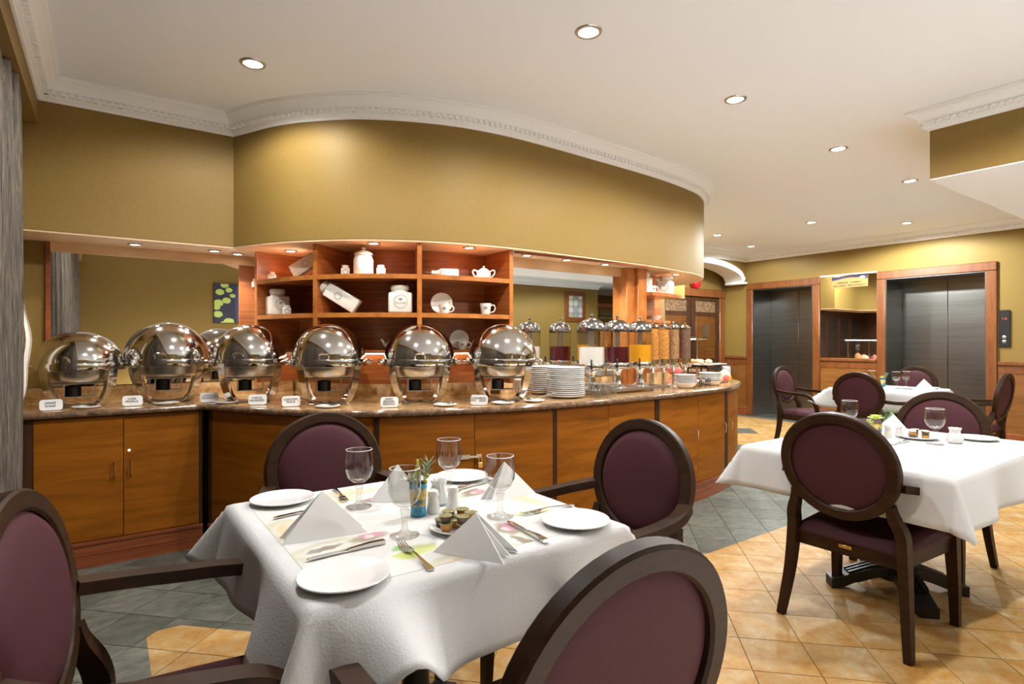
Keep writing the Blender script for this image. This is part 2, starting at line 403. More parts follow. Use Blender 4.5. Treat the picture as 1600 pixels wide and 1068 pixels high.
# ================================================================ THE SETTING
XL, XE, YB, YF = -0.5, 9.3, -4.2, 5.88
sof_pts = [Vector((-0.335, -2.0)), Vector((-0.335, 4.34))] + spline([(0.713, 4.34), (0.893, 3.985), (1.076, 3.75), (1.316, 3.53), (1.63, 3.365), (2.0, 3.26), (2.45, 3.23), (3.2, 3.265),
    (3.8, 3.30), (4.32, 3.37), (4.73, 3.48), (5.1, 3.72), (5.33, 4.1), (5.38, 4.6), (5.45, 5.0), (5.85, 5.38), (6.4, 5.42), (7.0, 5.42)], 8)
front = [Vector((-0.335, 4.34))] + sof_pts[2:]

# floor: grout bed with tiles laid diagonally
flo = struct(MB().box(XL, 14.0, -5.4, 6.5, -0.06, -0.008).build('floor', 'grout', flat=True), 'floor of diagonal orange marble and grey slate tiles')
def clip(poly, a, b_, c):           # keep a*x + b*y <= c
    out = []
    for i in range(len(poly)):
        p, q = poly[i], poly[(i + 1) % len(poly)]
        dp, dq = a * p[0] + b_ * p[1] - c, a * q[0] + b_ * q[1] - c
        if dp <= 0: out.append(p)
        if dp * dq < 0: u = dp / (dp - dq); out.append((p[0] + (q[0] - p[0]) * u, p[1] + (q[1] - p[1]) * u))
    return out
ZON = [('p', [(0, 1, 0.05)]), ('o', [(-1, 0, -0.14), (1, 0, 9.05), (0, 1, 2.16), (0, -1, -0.05)]), ('o', [(-1, 0, -0.14), (0, -1, -2.16), (0, 1, 3.015), (1, 1, 3.29)]), ('o', [(-1, 0, -6.55), (1, 0, 9.05), (0, -1, -2.16)]),
       ('g', [(1, 0, 0.14), (0, -1, -0.05)]), ('g', [(-1, 0, -0.14), (1, 0, 6.55), (0, -1, -3.015)]), ('g', [(0, -1, -2.16), (0, 1, 3.015), (-1, -1, -3.29), (1, 0, 6.55)]), ('g', [(-1, 0, -9.05), (0, -1, -0.05)])]
def zone(x, y):
    for k, hs in ZON:
        if all(a * x + b_ * y <= c for a, b_, c in hs): return k
    return 'o'
S = 0.257; G = 0.0018; tiles = []
cy, sy = math.cos(R(45)), math.sin(R(45))
for ia in range(-25, 62):
    for ib in range(-62, 36):
        q = []
        for (da, db) in ((G, G), (S - G, G), (S - G, S - G), (G, S - G)):
            a, b_ = ia * S + da + 0.07, ib * S + db - 0.05; q.append((a * cy - b_ * sy, a * sy + b_ * cy))
        q = [q[0], q[1], q[2], q[3]]
        cx, cyy = sum(p[0] for p in q) / 4, sum(p[1] for p in q) / 4
        if not (XL - 0.1 < cx < 13.9 and -5.2 < cyy < 6.4): continue
        for h in ((-1, 0, 0.5), (1, 0, 13.9), (0, -1, 5.2), (0, 1, 6.34)): q = clip(q, *h)
        if len(q) < 3: continue
        ks = set(zone(*p) for p in q)
        if abs(cx - 7.55) + abs(cyy - 4.95) < 0.42: tiles.append(('g', q)); continue
        if len(ks) == 1: tiles.append((ks.pop(), q)); continue
        for k, hs in ZON:
            r = q
            for h in hs:
                r = clip(r, *h)
                if len(r) < 3: break
            if len(r) >= 3: tiles.append((k, r))
def area(q): return 0.5 * abs(sum(q[i][0] * q[(i + 1) % len(q)][1] - q[(i + 1) % len(q)][0] * q[i][1] for i in range(len(q))))
Fx, Fy = math.sin(R(CAM_YAW)), math.cos(R(CAM_YAW))
def vis(q):
    x, y = sum(p[0] for p in q) / len(q), sum(p[1] for p in q) / len(q)
    d = x * Fx + y * Fy; r = x * Fy - y * Fx
    if d < 0.9 or abs(r / d) > 0.93: return 99
    if 1.3 / d * 890 > 560: return 99
    if y > 4.1 and x < 5.6: return 99
    if x < 5.6 and y > 3.0 + 0.02 and x > 0.9 and y > 3.2: return 99
    return d
tiles = [t_ for t_ in tiles if area(t_[1]) > 2e-4]
tiles.sort(key=lambda t_: vis(t_[1]))
rest = {'o': MB(), 'g': MB(), 'p': MB()}
counts = {'o': 0, 'g': 0, 'p': 999}
full = {}
for k, q in tiles:
    m_ = 'tile_orange' if k == 'o' else 'tile_slate'; nm = 'orange_tile' if k == 'o' else 'slate_tile'
    if vis(q) < 90 and counts[k] < 295:
        counts[k] += 1
        x, y = sum(p[0] for p in q) / len(q), sum(p[1] for p in q) / len(q)
        if len(q) == 4 and abs(area(q) - (S - 2 * G) ** 2) < 1e-5:
            if k not in full: full[k] = MB().prism([(p[0] - x, p[1] - y) for p in q], -0.009, 0.0).build(nm, m_, flo, (x, y, 0), flat=True)
            else: link_mesh(nm, full[k].data, flo, (x, y, random.uniform(-0.0006, 0)))
        else: MB().prism([(p[0] - x, p[1] - y) for p in q], -0.009, 0.0).build(nm, m_, flo, (x, y, 0), flat=True)
    else: rest[k].prism(q, -0.009, -0.0003)
for k, nm, m_ in (('o', 'orange_tile_field', 'tile_orange'), ('g', 'slate_tile_field', 'tile_slate'), ('p', 'bounce_tile_field', 'tile_bounce')):
    o = rest[k].build(nm, m_, flo, flat=True); o['kind'] = 'stuff'

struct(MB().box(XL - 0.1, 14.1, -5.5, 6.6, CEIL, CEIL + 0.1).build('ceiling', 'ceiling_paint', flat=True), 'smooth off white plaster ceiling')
# left wall with a curtain recess under a pelmet
wl = struct(MB().box(XL - 0.1, XL, YB - 0.1, 4.9, 0, CEIL).build('wall_left', 'wallpaper', flat=True), 'gold wallpapered wall behind the curtain')
MB().box(XL, -0.335, -2.0, 4.34, 2.58, CEIL).build('pelmet', 'wallpaper', wl, flat=True)
struct(MB().box(XL - 0.1, 10.9, YB - 0.3, YB, 0, CEIL).build('wall_back', 'wallpaper', flat=True), 'gold wallpapered wall behind the camera')
struct(MB().box(XL, 2.75, -2.2, -2.0, 0, CEIL).build('wall_rear', 'wallpaper', flat=True), 'gold wall just behind the camera on the left')
# bar alcove beyond the back wall (seen only in the mirror)
wb = struct(MB().box(10.9, 14.0, -5.5, -5.4, 0, CEIL).build('wall_bar', 'wallpaper', flat=True), 'wall behind the bar')
MB().box(10.8, 10.9, -5.4, YB - 0.3, 0, CEIL).build('return_wall', 'wallpaper', wb, flat=True)
MB().box(13.9, 14.0, -5.4, -0.4, 0, CEIL).build('end_wall', 'wallpaper', wb, flat=True)
MB().box(XE, 14.0, -0.4, -0.3, 0, CEIL).build('return_wall', 'wallpaper', wb, flat=True)
# elevator wall
E1 = (4.573, 5.847); E2 = (2.347, 3.746); EH = 2.335; RC = 0.57
we = MB()
we.box(XE, XE + 0.7, -0.3, E2[0], 0, CEIL).box(XE, XE + 0.7, E2[1], E1[0], 0, CEIL).box(XE, XE + 0.7, E1[1], 6.34, 0, CEIL)
we.box(XE, XE + 0.7, E2[0], E2[1], EH, CEIL).box(XE, XE + 0.7, E1[0], E1[1], EH, CEIL)
we = struct(we.build('wall_right', 'wallpaper', flat=True), 'gold wallpapered wall around the two elevators')
# wainscot under the chair rail
for i, (a, b_) in enumerate(((E2[0] - 2.7, E2[0] - 0.005), (E2[1] + 0.005, E1[0] - 0.005), (E1[1] + 0.005, 6.33))):
    tr = struct(MB().box(XE - 0.012, XE - 0.001, a, b_, 0.14, 1.0).build('trim_%d' % (i + 1), 'panel_wood', flat=True),
                ['wood veneer wainscot right of the wide elevator', 'wood veneer panel between the two elevators', 'wood veneer wainscot beside the corner door'][i])
    MB().rbox(XE - 0.035, XE - 0.001, a, b_, 1.0, 1.05, 0.008, 1).build('chair_rail', 'frame_wood', tr)
    MB().box(XE - 0.018, XE - 0.001, a, b_, 0.90, 0.985).build('upper_rail', 'frame_wood', tr, flat=True)
    MB().rbox(XE - 0.03, XE - 0.001, a, b_, 0.0, 0.14, 0.006, 1).build('skirting', 'plinth_wood', tr)
    n = int((b_ - a) / 0.83)
    for j in range(1, n + 1): 
        if b_ - j * 0.83 > a: MB().box(XE - 0.02, XE - 0.001, b_ - j * 0.83 - 0.04, b_ - j * 0.83, 0.14, 0.9).build('stile', 'frame_wood', tr, flat=True)
# the two elevators
for i, (a, b_) in enumerate((E1, E2)):
    d = struct(MB().box(XE + RC, XE + RC + 0.03, a, b_, 0, EH).build('door_%d' % (i + 1), 'dark_gap', flat=True), ['narrow looking elevator nearer the corner, brushed steel doors', 'elevator beside the call panel, brushed steel doors'][i])
    fw = 0.115
    for nm, y0, y1 in (('frame_jamb', a, a + fw), ('frame_jamb', b_ - fw, b_)):
        MB().rbox(XE - 0.035, XE + 0.02, y0, y1, 0, EH - fw, 0.008, 1).build(nm, 'frame_wood', d)
    MB().rbox(XE - 0.035, XE + 0.02, a, b_, EH - fw, EH, 0.008, 1).build('frame_head', 'frame_wood', d)
    ia, ib, ih = a + fw, b_ - fw, EH - fw
    MB().box(XE - 0.02, XE + RC, ia - 0.02, ia + 0.012, 0, ih).build('steel_jamb', 'elevator_steel', d, flat=True)
    MB().box(XE - 0.02, XE + RC, ib - 0.012, ib + 0.02, 0, ih).build('steel_jamb', 'elevator_steel', d, flat=True)
    MB().box(XE - 0.02, XE + RC, ia, ib, ih - 0.012, ih + 0.02).build('steel_head', 'elevator_steel', d, flat=True)
    mid = (ia + ib) / 2
    for y0, y1 in ((ia + 0.012, mid - 0.002), (mid + 0.002, ib - 0.012)):
        MB().rbox(XE + RC - 0.03, XE + RC - 0.002, y0, y1, 0.01, ih - 0.012, 0.003, 1).build('door_panel', 'elevator_steel', d)
    MB().box(XE - 0.02, XE + RC - 0.03, ia, ib, 0.0, 0.006).build('threshold', 'steel_brushed', d, flat=True)
# far wall with the white arch, and the doors behind it
pts = [(5.3, CEIL), (9.3, CEIL), (9.3, 2.37)]
ax0, ax1, az, ar = 7.0, 9.2, 2.37, 0.27
arch = [(ax1 - (ax1 - ax0) * i / 24, az + ar * math.sqrt(max(0, 1 - ((ax1 - (ax1 - ax0) * i / 24 - (ax0 + ax1) / 2) / ((ax1 - ax0) / 2)) ** 2))) for i in range(25)]
pts += arch + [(ax0, 0), (5.3, 0)]
mb = MB(); n = len(pts)
mb.add([(x, YF, z) for x, z in pts] + [(x, YF + 0.3, z) for x, z in pts], [tuple(range(n)), tuple(range(2 * n - 1, n - 1, -1))] + [(i, n + i, n + (i + 1) % n, (i + 1) % n) for i in range(n)])
wf = struct(mb.build('wall_far', 'wallpaper', ang=20), 'gold wall over the arch beyond the buffet')
mb = MB()
for i in range(24):
    (x0, z0), (x1, z1) = arch[i], arch[i + 1]; c = (8.1, 1.2)
    def outw(x, z, e): v = Vector((x - c[0], z - c[1])).normalized(); return x + v.x * e, z + v.y * e
    i0, i1 = outw(x0, z0, -0.02), outw(x1, z1, -0.02); o0, o1 = outw(x0, z0, 0.075), outw(x1, z1, 0.075)
    mb.add([(i0[0], YF - 0.03, i0[1]), (i1[0], YF - 0.03, i1[1]), (o1[0], YF - 0.03, o1[1]), (o0[0], YF - 0.03, o0[1]),
            (i0[0], YF + 0.32, i0[1]), (i1[0], YF + 0.32, i1[1]), (o1[0], YF + 0.32, o1[1]), (o0[0], YF + 0.32, o0[1])],
           [(0, 1, 2, 3), (0, 4, 5, 1), (2, 6, 7, 3), (4, 7, 6, 5)])
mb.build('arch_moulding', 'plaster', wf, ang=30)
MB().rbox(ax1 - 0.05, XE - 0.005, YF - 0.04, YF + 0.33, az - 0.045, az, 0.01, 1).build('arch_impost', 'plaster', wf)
wd = struct(MB().box(5.3, 9.3, 6.34, 6.44, 0, CEIL).build('wall_door', 'wallpaper', flat=True), 'wall holding the wooden doors')
dr = struct(MB().box(7.5, 9.12, 6.33, 6.338, 0, 2.1).build('door_3', 'dark_gap', flat=True), 'dark wooden double door with glass transom plates')
for x0, x1 in ((9.12, 9.28), (7.36, 7.5)): MB().rbox(x0, x1, 6.28, 6.335, 0, 2.1, 0.01, 1).build('frame_jamb', 'frame_wood', dr)
MB().rbox(7.36, 9.28, 6.27, 6.335, 2.1, 2.24, 0.01, 1).build('frame_head', 'frame_wood', dr)
for k, (x0, x1) in enumerate(((7.51, 8.3), (8.32, 9.11))):
    lf = MB().box(x0, x1, 6.305, 6.33, 0.01, 2.09).build('leaf', 'stile_wood', dr, flat=True)
    for z0, z1 in ((0.15, 0.85), (1.0, 1.75)): MB().rbox(x0 + 0.12, x1 - 0.12, 6.295, 6.31, z0, z1, 0.006, 1).build('panel', 'far_door_wood', lf)
    MB().box(x0 + 0.12, x1 - 0.12, 6.298, 6.306, 1.83, 2.02).build('transom_plate', 'granite_edge', lf, flat=True)
    MB().box((x0 + x1) / 2 - 0.09, (x0 + x1) / 2 + 0.09, 6.288, 6.296, 1.38, 1.62).build('push_plate', 'steel_brushed', lf, flat=True)
for z in (0.6, 1.85): MB().box(9.10, 9.125, 6.28, 6.31, z, z + 0.14).build('hinge', 'chrome', dr, flat=True)
tag(MB().at((8.42, 6.27, 2.33), (R(90), 0, 0)).lathe([(0.0, 0.06), (0.05, 0.055), (0.09, 0.03), (0.1, 0.0), (0.1, -0.06)], 20).build('alarm_bell', 'red_plastic'), 'round red alarm bell above the dark wooden doors', 'alarm bell')
# dropped bulkhead in the right of the ceiling
struct(MB().box(4.52, XE, -0.4, 1.5, 2.396, CEIL).build('wall_bulkhead', 'wallpaper', flat=True), 'dropped gold bulkhead with white underside')
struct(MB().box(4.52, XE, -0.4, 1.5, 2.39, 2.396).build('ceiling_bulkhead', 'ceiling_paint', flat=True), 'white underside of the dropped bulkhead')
# curved soffit over the buffet
poly = [(p.x, p.y) for p in front] + [(7.0, YF - 0.002), (XL, YF - 0.002), (XL, 4.34)]
sf = struct(MB().prism(poly, SOF, CEIL).build('wall_soffit', 'wallpaper', ang=25), 'curved gold soffit over the buffet')
poly2 = [(p.x, p.y + 0.004) for p in front] + [(7.0, YF - 0.002), (XL, YF - 0.002), (XL, 4.345)]
MB().prism(poly2, SOF - 0.012, SOF - 0.0005).build('underside_board', 'beech', sf, ang=25)
# crown moulding all round, room on the right hand of the walk
loop = sof_pts + [Vector(q) for q in ((7.0, YF), (XE, YF), (XE, 1.5), (4.52, 1.5), (4.52, -0.4), (13.9, -0.4), (13.9, -5.4), (10.9, -5.4), (10.9, YB), (2.75, YB), (2.75, -2.0), (-0.335, -2.0), (-0.335, -1.5))]
prof = [(0.0, 2.72), (0.012, 2.72), (0.016, 2.733), (0.03, 2.742), (0.03, 2.75), (0.034, 2.775), (0.052, 2.78), (0.056, 2.792), (0.068, 2.806), (0.086, 2.818), (0.09, 2.826), (0.104, 2.83), (0.104, 2.842), (0.112, 2.845), (0.112, 2.849)]
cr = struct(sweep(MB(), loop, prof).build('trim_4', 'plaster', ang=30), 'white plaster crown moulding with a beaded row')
lp = Path(loop); mb = MB(); d = 0.02
while d < lp.L:
    p, t_ = lp.at(d); nx, ny = t_.y, -t_.x
    if not (p.x > 9.2 and p.y < 0.5) and not (p.x > 5.35 and p.x < 7.0 and p.y > 4.4 and p.y < 5.8):
        mb.at((p.x + nx * 0.042, p.y + ny * 0.042, 2.763), (0, 0, math.atan2(t_.y, t_.x))).box(-0.011, 0.011, -0.014, 0.012, -0.011, 0.011)
    d += 0.04
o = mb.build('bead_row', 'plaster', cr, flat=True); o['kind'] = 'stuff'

# ---------------------------------------------------------------- lights
def downlight(label, x, y, z, r, glow, watts, cone, group=None, blend=0.7, soft=0.05, col=None):
    t_ = thing('downlight', label, 'ceiling light', (x, y, z), 0, group)
    MB().lathe([(r * 0.72, -0.001), (r * 0.78, -0.008), (r, -0.006), (r * 1.06, 0.0)], 24, False).build('trim_ring', 'steel_brushed', t_)
    MB().lathe([(0.0, -0.0045), (r * 0.74, -0.004)], 24, False).build('lens', glow, t_)
    l = bpy.data.lights.new('downlight_bulb', 'SPOT'); l.energy = watts; l.color = col or WARM; l.spot_size = R(cone); l.spot_blend = blend; l.shadow_soft_size = soft
    lo = bpy.data.objects.new('bulb', l); COL.objects.link(lo); lo.parent = t_; lo.location = (0, 0, -0.03)
    return t_
LAB = ['recessed ceiling downlight above the gold soffit corner, leftmost in view', 'bright starry ceiling downlight near the top centre', 'recessed ceiling downlight right of the bright starry one',
       'recessed ceiling downlight left of the hanging bulkhead corner', 'recessed ceiling downlight just under the bulkhead corner', 'small far ceiling downlight left of the two by the elevators',
       'small far ceiling downlight above the wide elevator', 'small far ceiling downlight near the corner with the arch']
for (x, y), lb in zip(LIGHTS_AT, LAB): downlight(lb, x, y, CEIL, 0.065, 'lamp_glow', CEIL_W * (0.55 if x > 8 and y > 4 else 2.4 if x > 6.5 else 0.62 if x < 1 else 1), 170 if x > 6 else 165, blend=0.25 if x > 6 else 0.35, col=COOL if x > 6 else None)
for x, y in LIGHTS_REST: downlight('added downlight outside the view, bouncing light off the pale floor', x, y, CEIL, 0.065, 'lamp_glow', CEIL_W * (0.55 if x > 8 and y > 4 else 2.4 if x > 6.5 and y > 0 else 1.7 if y < 1 else 1), 165, 'downlights outside the view', blend=0.35, col=COOL if x > 7 else None)
for x, y in LIGHTS_BOUNCE: downlight('added downlight outside the view, bouncing light off the pale floor', x, y, CEIL, 0.065, 'lamp_glow', BOUNCE_W, 56, 'downlights outside the view', blend=0.3)
NL = [((0.15, 4.52), 'small niche downlight over the left chafing dishes'), ((0.62, 4.52), 'small niche downlight at the soffit corner'), ((0.78, 4.58), 'small niche downlight beside the left end of the display shelf'),
      ((2.55, 3.40), 'first small niche downlight right of the display shelf'), ((2.95, 3.41), 'middle small niche downlight over the juice dispensers'), ((3.38, 3.42), 'small niche downlight next to the wooden post'),
      ((4.42, 3.52), 'front small downlight under the rounded soffit end'), ((4.62, 3.75), 'rear small downlight under the rounded soffit end'),
      ((1.06, 4.2), 'small downlight over the left shelf bay'), ((1.42, 3.56), 'small downlight over the middle shelf bay'), ((2.02, 3.35), 'small downlight over the right shelf bay')]
for (x, y), lb in NL: downlight(lb, x, y, SOF - 0.012, 0.042, 'niche_glow', NICHE_W, 120, blend=0.5, soft=0.03)
for y in (4.6, 5.2): downlight('small downlight under the far side of the soffit', 5.15, y, SOF - 0.012, 0.042, 'niche_glow', NICHE_W, 130, 'far side soffit downlights')

# ================================================================ BUFFET BUILT-INS
CP = Path([Vector((XL, 4.06))] + spline([(0.495, 4.06), (0.69, 3.70), (0.92, 3.36), (1.2, 3.11), (1.48, 2.99), (1.78, 2.90), (2.08, 2.83), (2.5, 2.80), (2.9, 2.81), (3.34, 2.835), (3.88, 2.88),
     (4.43, 2.98), (4.9, 3.15), (5.3, 3.45), (5.55, 3.85), (5.65, 4.3), (5.72, 4.62), (6.02, 4.92), (6.5, 5.0), (7.0, 5.0)], 8))
S0 = 0.995                                   # walk length of the straight run before the curve starts
CPC = Path(CP.p[1:])                         # the curved run alone
CPS = Path([(XL, 4.06), (0.495, 4.06)])
SH = Path(spline([(0.87, 4.42), (0.985, 4.06), (1.12, 3.82), (1.35, 3.57), (1.66, 3.39), (2.0, 3.30), (2.34, 3.285)], 8))
RS = Path(spline([(3.92, 3.35), (4.1, 3.375), (4.35, 3.42), (4.62, 3.5)], 8))
def offs(path, o, step=0.08): return [path.off(d, o) for d in path.rng(0, path.L, step)]
core = [(XL, 4.742), (1.22, 4.742)] + offs(SH, 0.362) + [(2.40, 3.582), (3.92, 3.582)] + offs(RS, 0.335) + [(4.78, 3.95), (4.78, YF - 0.003), (XL, YF - 0.003)]
struct(MB().prism(core, 0.0, SOF - 0.013).build('wall_core', 'wallpaper', ang=25), 'wall core behind the buffet mirrors and shelves')
# worktop
inner = [(7.0, YF - 0.005), (4.79, YF - 0.005), (4.79, 3.94)] + offs(RS, 0.333)[::-1] + [(3.92, 3.58), (2.40, 3.58)] + offs(SH, 0.36)[::-1] + [(1.22, 4.74), (XL, 4.74)]
ring0 = [CP.off(d, 0.012) for d in CP.rng(0, CP.L, 0.05)]
wt = thing('worktop', 'long curved brown granite worktop of the buffet', 'worktop', (0, 0, 0))
MB().prism([(p[0], p[1]) for p in ring0] + inner, CT - 0.04, CT).build('slab', 'granite', wt, ang=25)
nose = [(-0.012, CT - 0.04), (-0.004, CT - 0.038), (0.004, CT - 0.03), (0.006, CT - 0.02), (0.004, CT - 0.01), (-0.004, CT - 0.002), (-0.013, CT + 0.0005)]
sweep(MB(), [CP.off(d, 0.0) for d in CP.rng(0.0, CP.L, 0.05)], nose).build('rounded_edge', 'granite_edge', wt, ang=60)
mb = MB(); mb.box(XL, 1.2, 4.69, 4.715, CT, CT + 0.095); mb.build('upstand', 'granite', wt, flat=True)
panel(MB(), SH, 0.05, SH.L, 0.30, 0.325, CT, CT + 0.095).build('upstand', 'granite', wt)
MB().box(2.40, 3.685, 3.52, 3.545, CT, CT + 0.095).build('upstand', 'granite', wt, flat=True)
panel(MB(), RS, 0.0, RS.L, 0.275, 0.298, CT, CT + 0.095).build('upstand', 'granite', wt)
# base cabinets
def handle(par, x, y, z, a, m_='brass', h=0.09):
    mb = MB().at((x, y, z), (0, 0, a)); mb.tube([(0, 0, -h / 2), (0, -0.022, -h / 2 + 0.006), (0, -0.024, 0), (0, -0.022, h / 2 - 0.006), (0, 0, h / 2)], 0.0045, 8)
    return mb.build('handle', m_, par)
def cabinet(label, path, s0, doors, s1, hnd, m_h='brass'):
    """doors: list of (start, end); the carcass runs from s0 to s1 of the path"""
    t_ = thing('base_cabinet', label, 'cabinet', (0, 0, 0))
    panel(MB(), path, s0, s1, 0.055, 0.36, 0.13, CT - 0.0405).build('carcass', 'dark_gap', t_)
    panel(MB(), path, s0, s1, 0.022, 0.055, 0.13, 0.15).build('bottom_rail', 'plinth_wood', t_)
    for z0, z1, o_ in ((0.0, 0.065, 0.028), (0.068, 0.129, 0.03)): panel(MB(), path, s0, s1, o_, 0.3, z0, z1).build('plinth', 'plinth_wood', t_)
    for k, (a, b_) in enumerate(doors):
        dd = panel(MB(), path, a + 0.002, b_ - 0.002, 0.034, 0.054, 0.155, CT - 0.047).build('door', 'door_veneer' if k % 2 else 'door_veneer_b', t_)
        hs = hnd[k]
        if hs is not None:
            q = path.off(hs, 0.034); handle(dd, q[0], q[1], 0.55, path.ang(hs), m_h)
    return t_
def stile(par, path, a, b_): panel(MB(), path, a, b_, 0.03, 0.056, 0.15, CT - 0.0405).build('stile', 'stile_wood', par)
L_ = CPS.L
ca = cabinet('straight base cabinet with two doors at the left end of the buffet', CPS, 0.0, [(0.165, 0.578), (0.578, 0.975)], L_ - 0.002, [0.535, 0.615])
stile(ca, CPS, 0.10, 0.165); stile(ca, CPS, 0.975, L_ - 0.004)
q = CPS.off(0.605, 0.034); MB().at((q[0], q[1], 0.655), (R(90), 0, 0)).lathe([(0.0, 0.004), (0.008, 0.004), (0.011, 0.0), (0.011, -0.004)], 12).build('lock', 'chrome', ca)
cb = cabinet('curved base cabinet behind the far left chair', CPC, 0.005, [(0.03, 0.62), (0.62, 1.228)], 1.243, [None, None])
stile(cb, CPC, 0.006, 0.03); stile(cb, CPC, 1.228, 1.243)
cc = cabinet('curved base cabinet closed with a hasp and padlock', CPC, 1.245, [(1.26, 1.832), (1.832, 2.386)], 2.4, [None, None])
stile(cc, CPC, 1.246, 1.26); stile(cc, CPC, 2.386, 2.4)
pl = MB()
for d0, d1 in ((1.72, 1.80), (1.842, 1.872)): panel(pl, CPC, d0, d1, 0.024, 0.034, 0.60, 0.625)
panel(pl, CPC, 1.79, 1.86, 0.019, 0.025, 0.606, 0.619)
pl.build('hasp', 'steel_brushed', cc)
q = CPC.off(1.86, 0.012); pk = MB().at((q[0], q[1], 0.0), (0, 0, CPC.ang(1.86))); pk.rbox(-0.016, 0.016, -0.006, 0.006, 0.545, 0.578, 0.003, 1); pk.tube([(-0.009, 0, 0.575), (-0.009, 0, 0.602), (0, 0, 0.612), (0.009, 0, 0.602), (0.009, 0, 0.575)], 0.003, 6)
pk.build('padlock', 'brass', cc)
cd = cabinet('curved base cabinet behind the far right chair of the near table', CPC, 2.402, [(2.416, 2.89), (2.89, 3.404)], 3.43, [None, None])
stile(cd, CPC, 2.403, 2.416); stile(cd, CPC, 3.404, 3.43)
ce = cabinet('curved base cabinet with slim steel bar handles toward the elevators', CPC, 3.432, [(3.46, 4.0), (4.0, 4.53)], 4.60, [3.96, 4.49], 'chrome')
stile(ce, CPC, 3.433, 3.46); stile(ce, CPC, 4.535, 4.60)
cf = cabinet('rounded end cabinet of the buffet peninsula', CPC, 4.602, [(4.605, 5.2), (5.2, 5.9), (5.9, 6.35)], 6.4, [4.66, None, None], 'chrome')
cg = cabinet('far side cabinet of the buffet, mostly hidden', CPC, 6.402, [(6.41, 7.0), (7.0, CPC.L - 0.02)], CPC.L - 0.01, [None, None])

# mirrors
mr = thing('wall_mirror', 'large mirror behind the leftmost chafing dishes', 'mirror', (0, 0, 0))
MB().box(-0.30, 1.19, 4.724, 4.738, CT + 0.10, SOF - 0.014).build('pane', 'mirror', mr, flat=True)
MB().box(-0.30, 1.16, 4.70, 4.722, SOF - 0.075, SOF - 0.0125).build('top_board', 'beech', mr, flat=True)
MB().box(-0.325, -0.30, 4.715, 4.739, CT + 0.10, SOF - 0.014).build('edge_strip', 'plinth_wood', mr, flat=True)
m2 = thing('wall_mirror', 'mirror behind the juice dispensers', 'mirror', (0, 0, 0))
MB().box(2.41, 3.69, 3.555, 3.575, CT + 0.10, SOF - 0.014).build('pane', 'mirror', m2, flat=True)
MB().box(2.41, 3.69, 3.535, 3.553, SOF - 0.085, SOF - 0.0125).build('top_board', 'beech', m2, flat=True)
MB().rbox(2.36, 3.76, 3.285, 3.30, SOF - 0.03, SOF - 0.0125, 0.003, 1).build('valance_strip', 'plinth_wood', m2)
m3 = thing('wall_mirror', 'mirror with a restaurant sign between the two elevators', 'mirror', (0, 0, 0))
MB().box(XE - 0.012, XE - 0.002, E2[1] + 0.004, E1[0] - 0.004, 1.052, 2.33).build('pane', 'mirror', m3, flat=True)
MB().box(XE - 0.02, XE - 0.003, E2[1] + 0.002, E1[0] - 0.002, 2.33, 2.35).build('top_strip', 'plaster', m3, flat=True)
# sign on that mirror
sg = thing('restaurant_sign', 'gold and navy restaurant sign stuck high on the elevator mirror', 'sign', (XE - 0.013, 4.13, 2.225), R(-90))
SW, SHH = 0.52, 0.17
mat('sign_gold', (0.36, 0.23, 0.07), 0.6); mat('sign_navy', (0.02, 0.018, 0.085), 0.4); mat('sign_ink', (0.03, 0.015, 0.01), 0.6)
MB().box(-SW / 2, SW / 2, -0.004, 0.0, -SHH / 2, SHH / 2).build('plate', 'sign_gold', sg, flat=True)
top = [(-SW / 2 + SW * i / 20, SHH / 2 - 0.02 - 0.035 * (math.cos(i / 20 * 2 * PI * 0.9 + 0.3) * 0.5 + 0.5)) for i in range(21)]
pp = [(x, z) for x, z in top] + [(SW / 2, SHH / 2), (-SW / 2, SHH / 2)]
mb = MB(); n = len(pp); mb.add([(x, -0.0055, z) for x, z in pp], [tuple(range(n))]); mb.build('navy_wave', 'sign_navy', sg, flat=True)
mb = MB(); mb.add([(0.13, -0.006, 0.046), (0.235, -0.006, 0.046), (0.205, -0.006, 0.075), (0.17, -0.006, 0.075)], [(0, 1, 2, 3)]); mb.build('logo', 'porcelain', sg, flat=True)
text('lettering', 'DIPLOMAT RESTAURANT', 0.042, 'sign_ink', sg, (0, -0.0062, -0.058), (R(90), 0, 0))
mb = MB()
for w0, w1, sd in ((0.02, 0.17, 1), (-0.17, -0.02, 5)):
    rr = random.Random(sd); P_ = [(w1 - (w1 - w0) * i / 16, -0.0065, -0.012 + 0.009 * math.sin(i * 1.9 + sd) + (0.008 if i % 5 == 2 else 0)) for i in range(17)]
    mb.tube(P_, 0.004, 5)
    for i in (2, 6, 9, 13): mb.ball((P_[i][0], -0.0065, P_[i][2] + 0.02 * (1 if i % 2 else -1)), 0.0035, 6)
mb.build('script_lettering', 'sign_ink', sg)
# call panel
cpn = thing('call_panel', 'black elevator call panel right of the wide elevator', 'call panel', (XE - 0.001, 2.275, 1.47), R(-90))
MB().rbox(-0.055, 0.055, -0.02, 0.0, -0.235, 0.235, 0.004, 1).build('plate', 'black_plastic', cpn)
text('floor_display', '1 A', 0.035, 'red_led', cpn, (0.0, -0.0215, 0.125), (R(90), 0, 0))
for z in (-0.11, -0.165): MB().at((0, -0.02, z), (R(90), 0, 0)).lathe([(0.022, 0.0), (0.022, 0.005), (0.018, 0.007), (0.0, 0.007)], 16).build('button', 'steel_brushed', cpn)

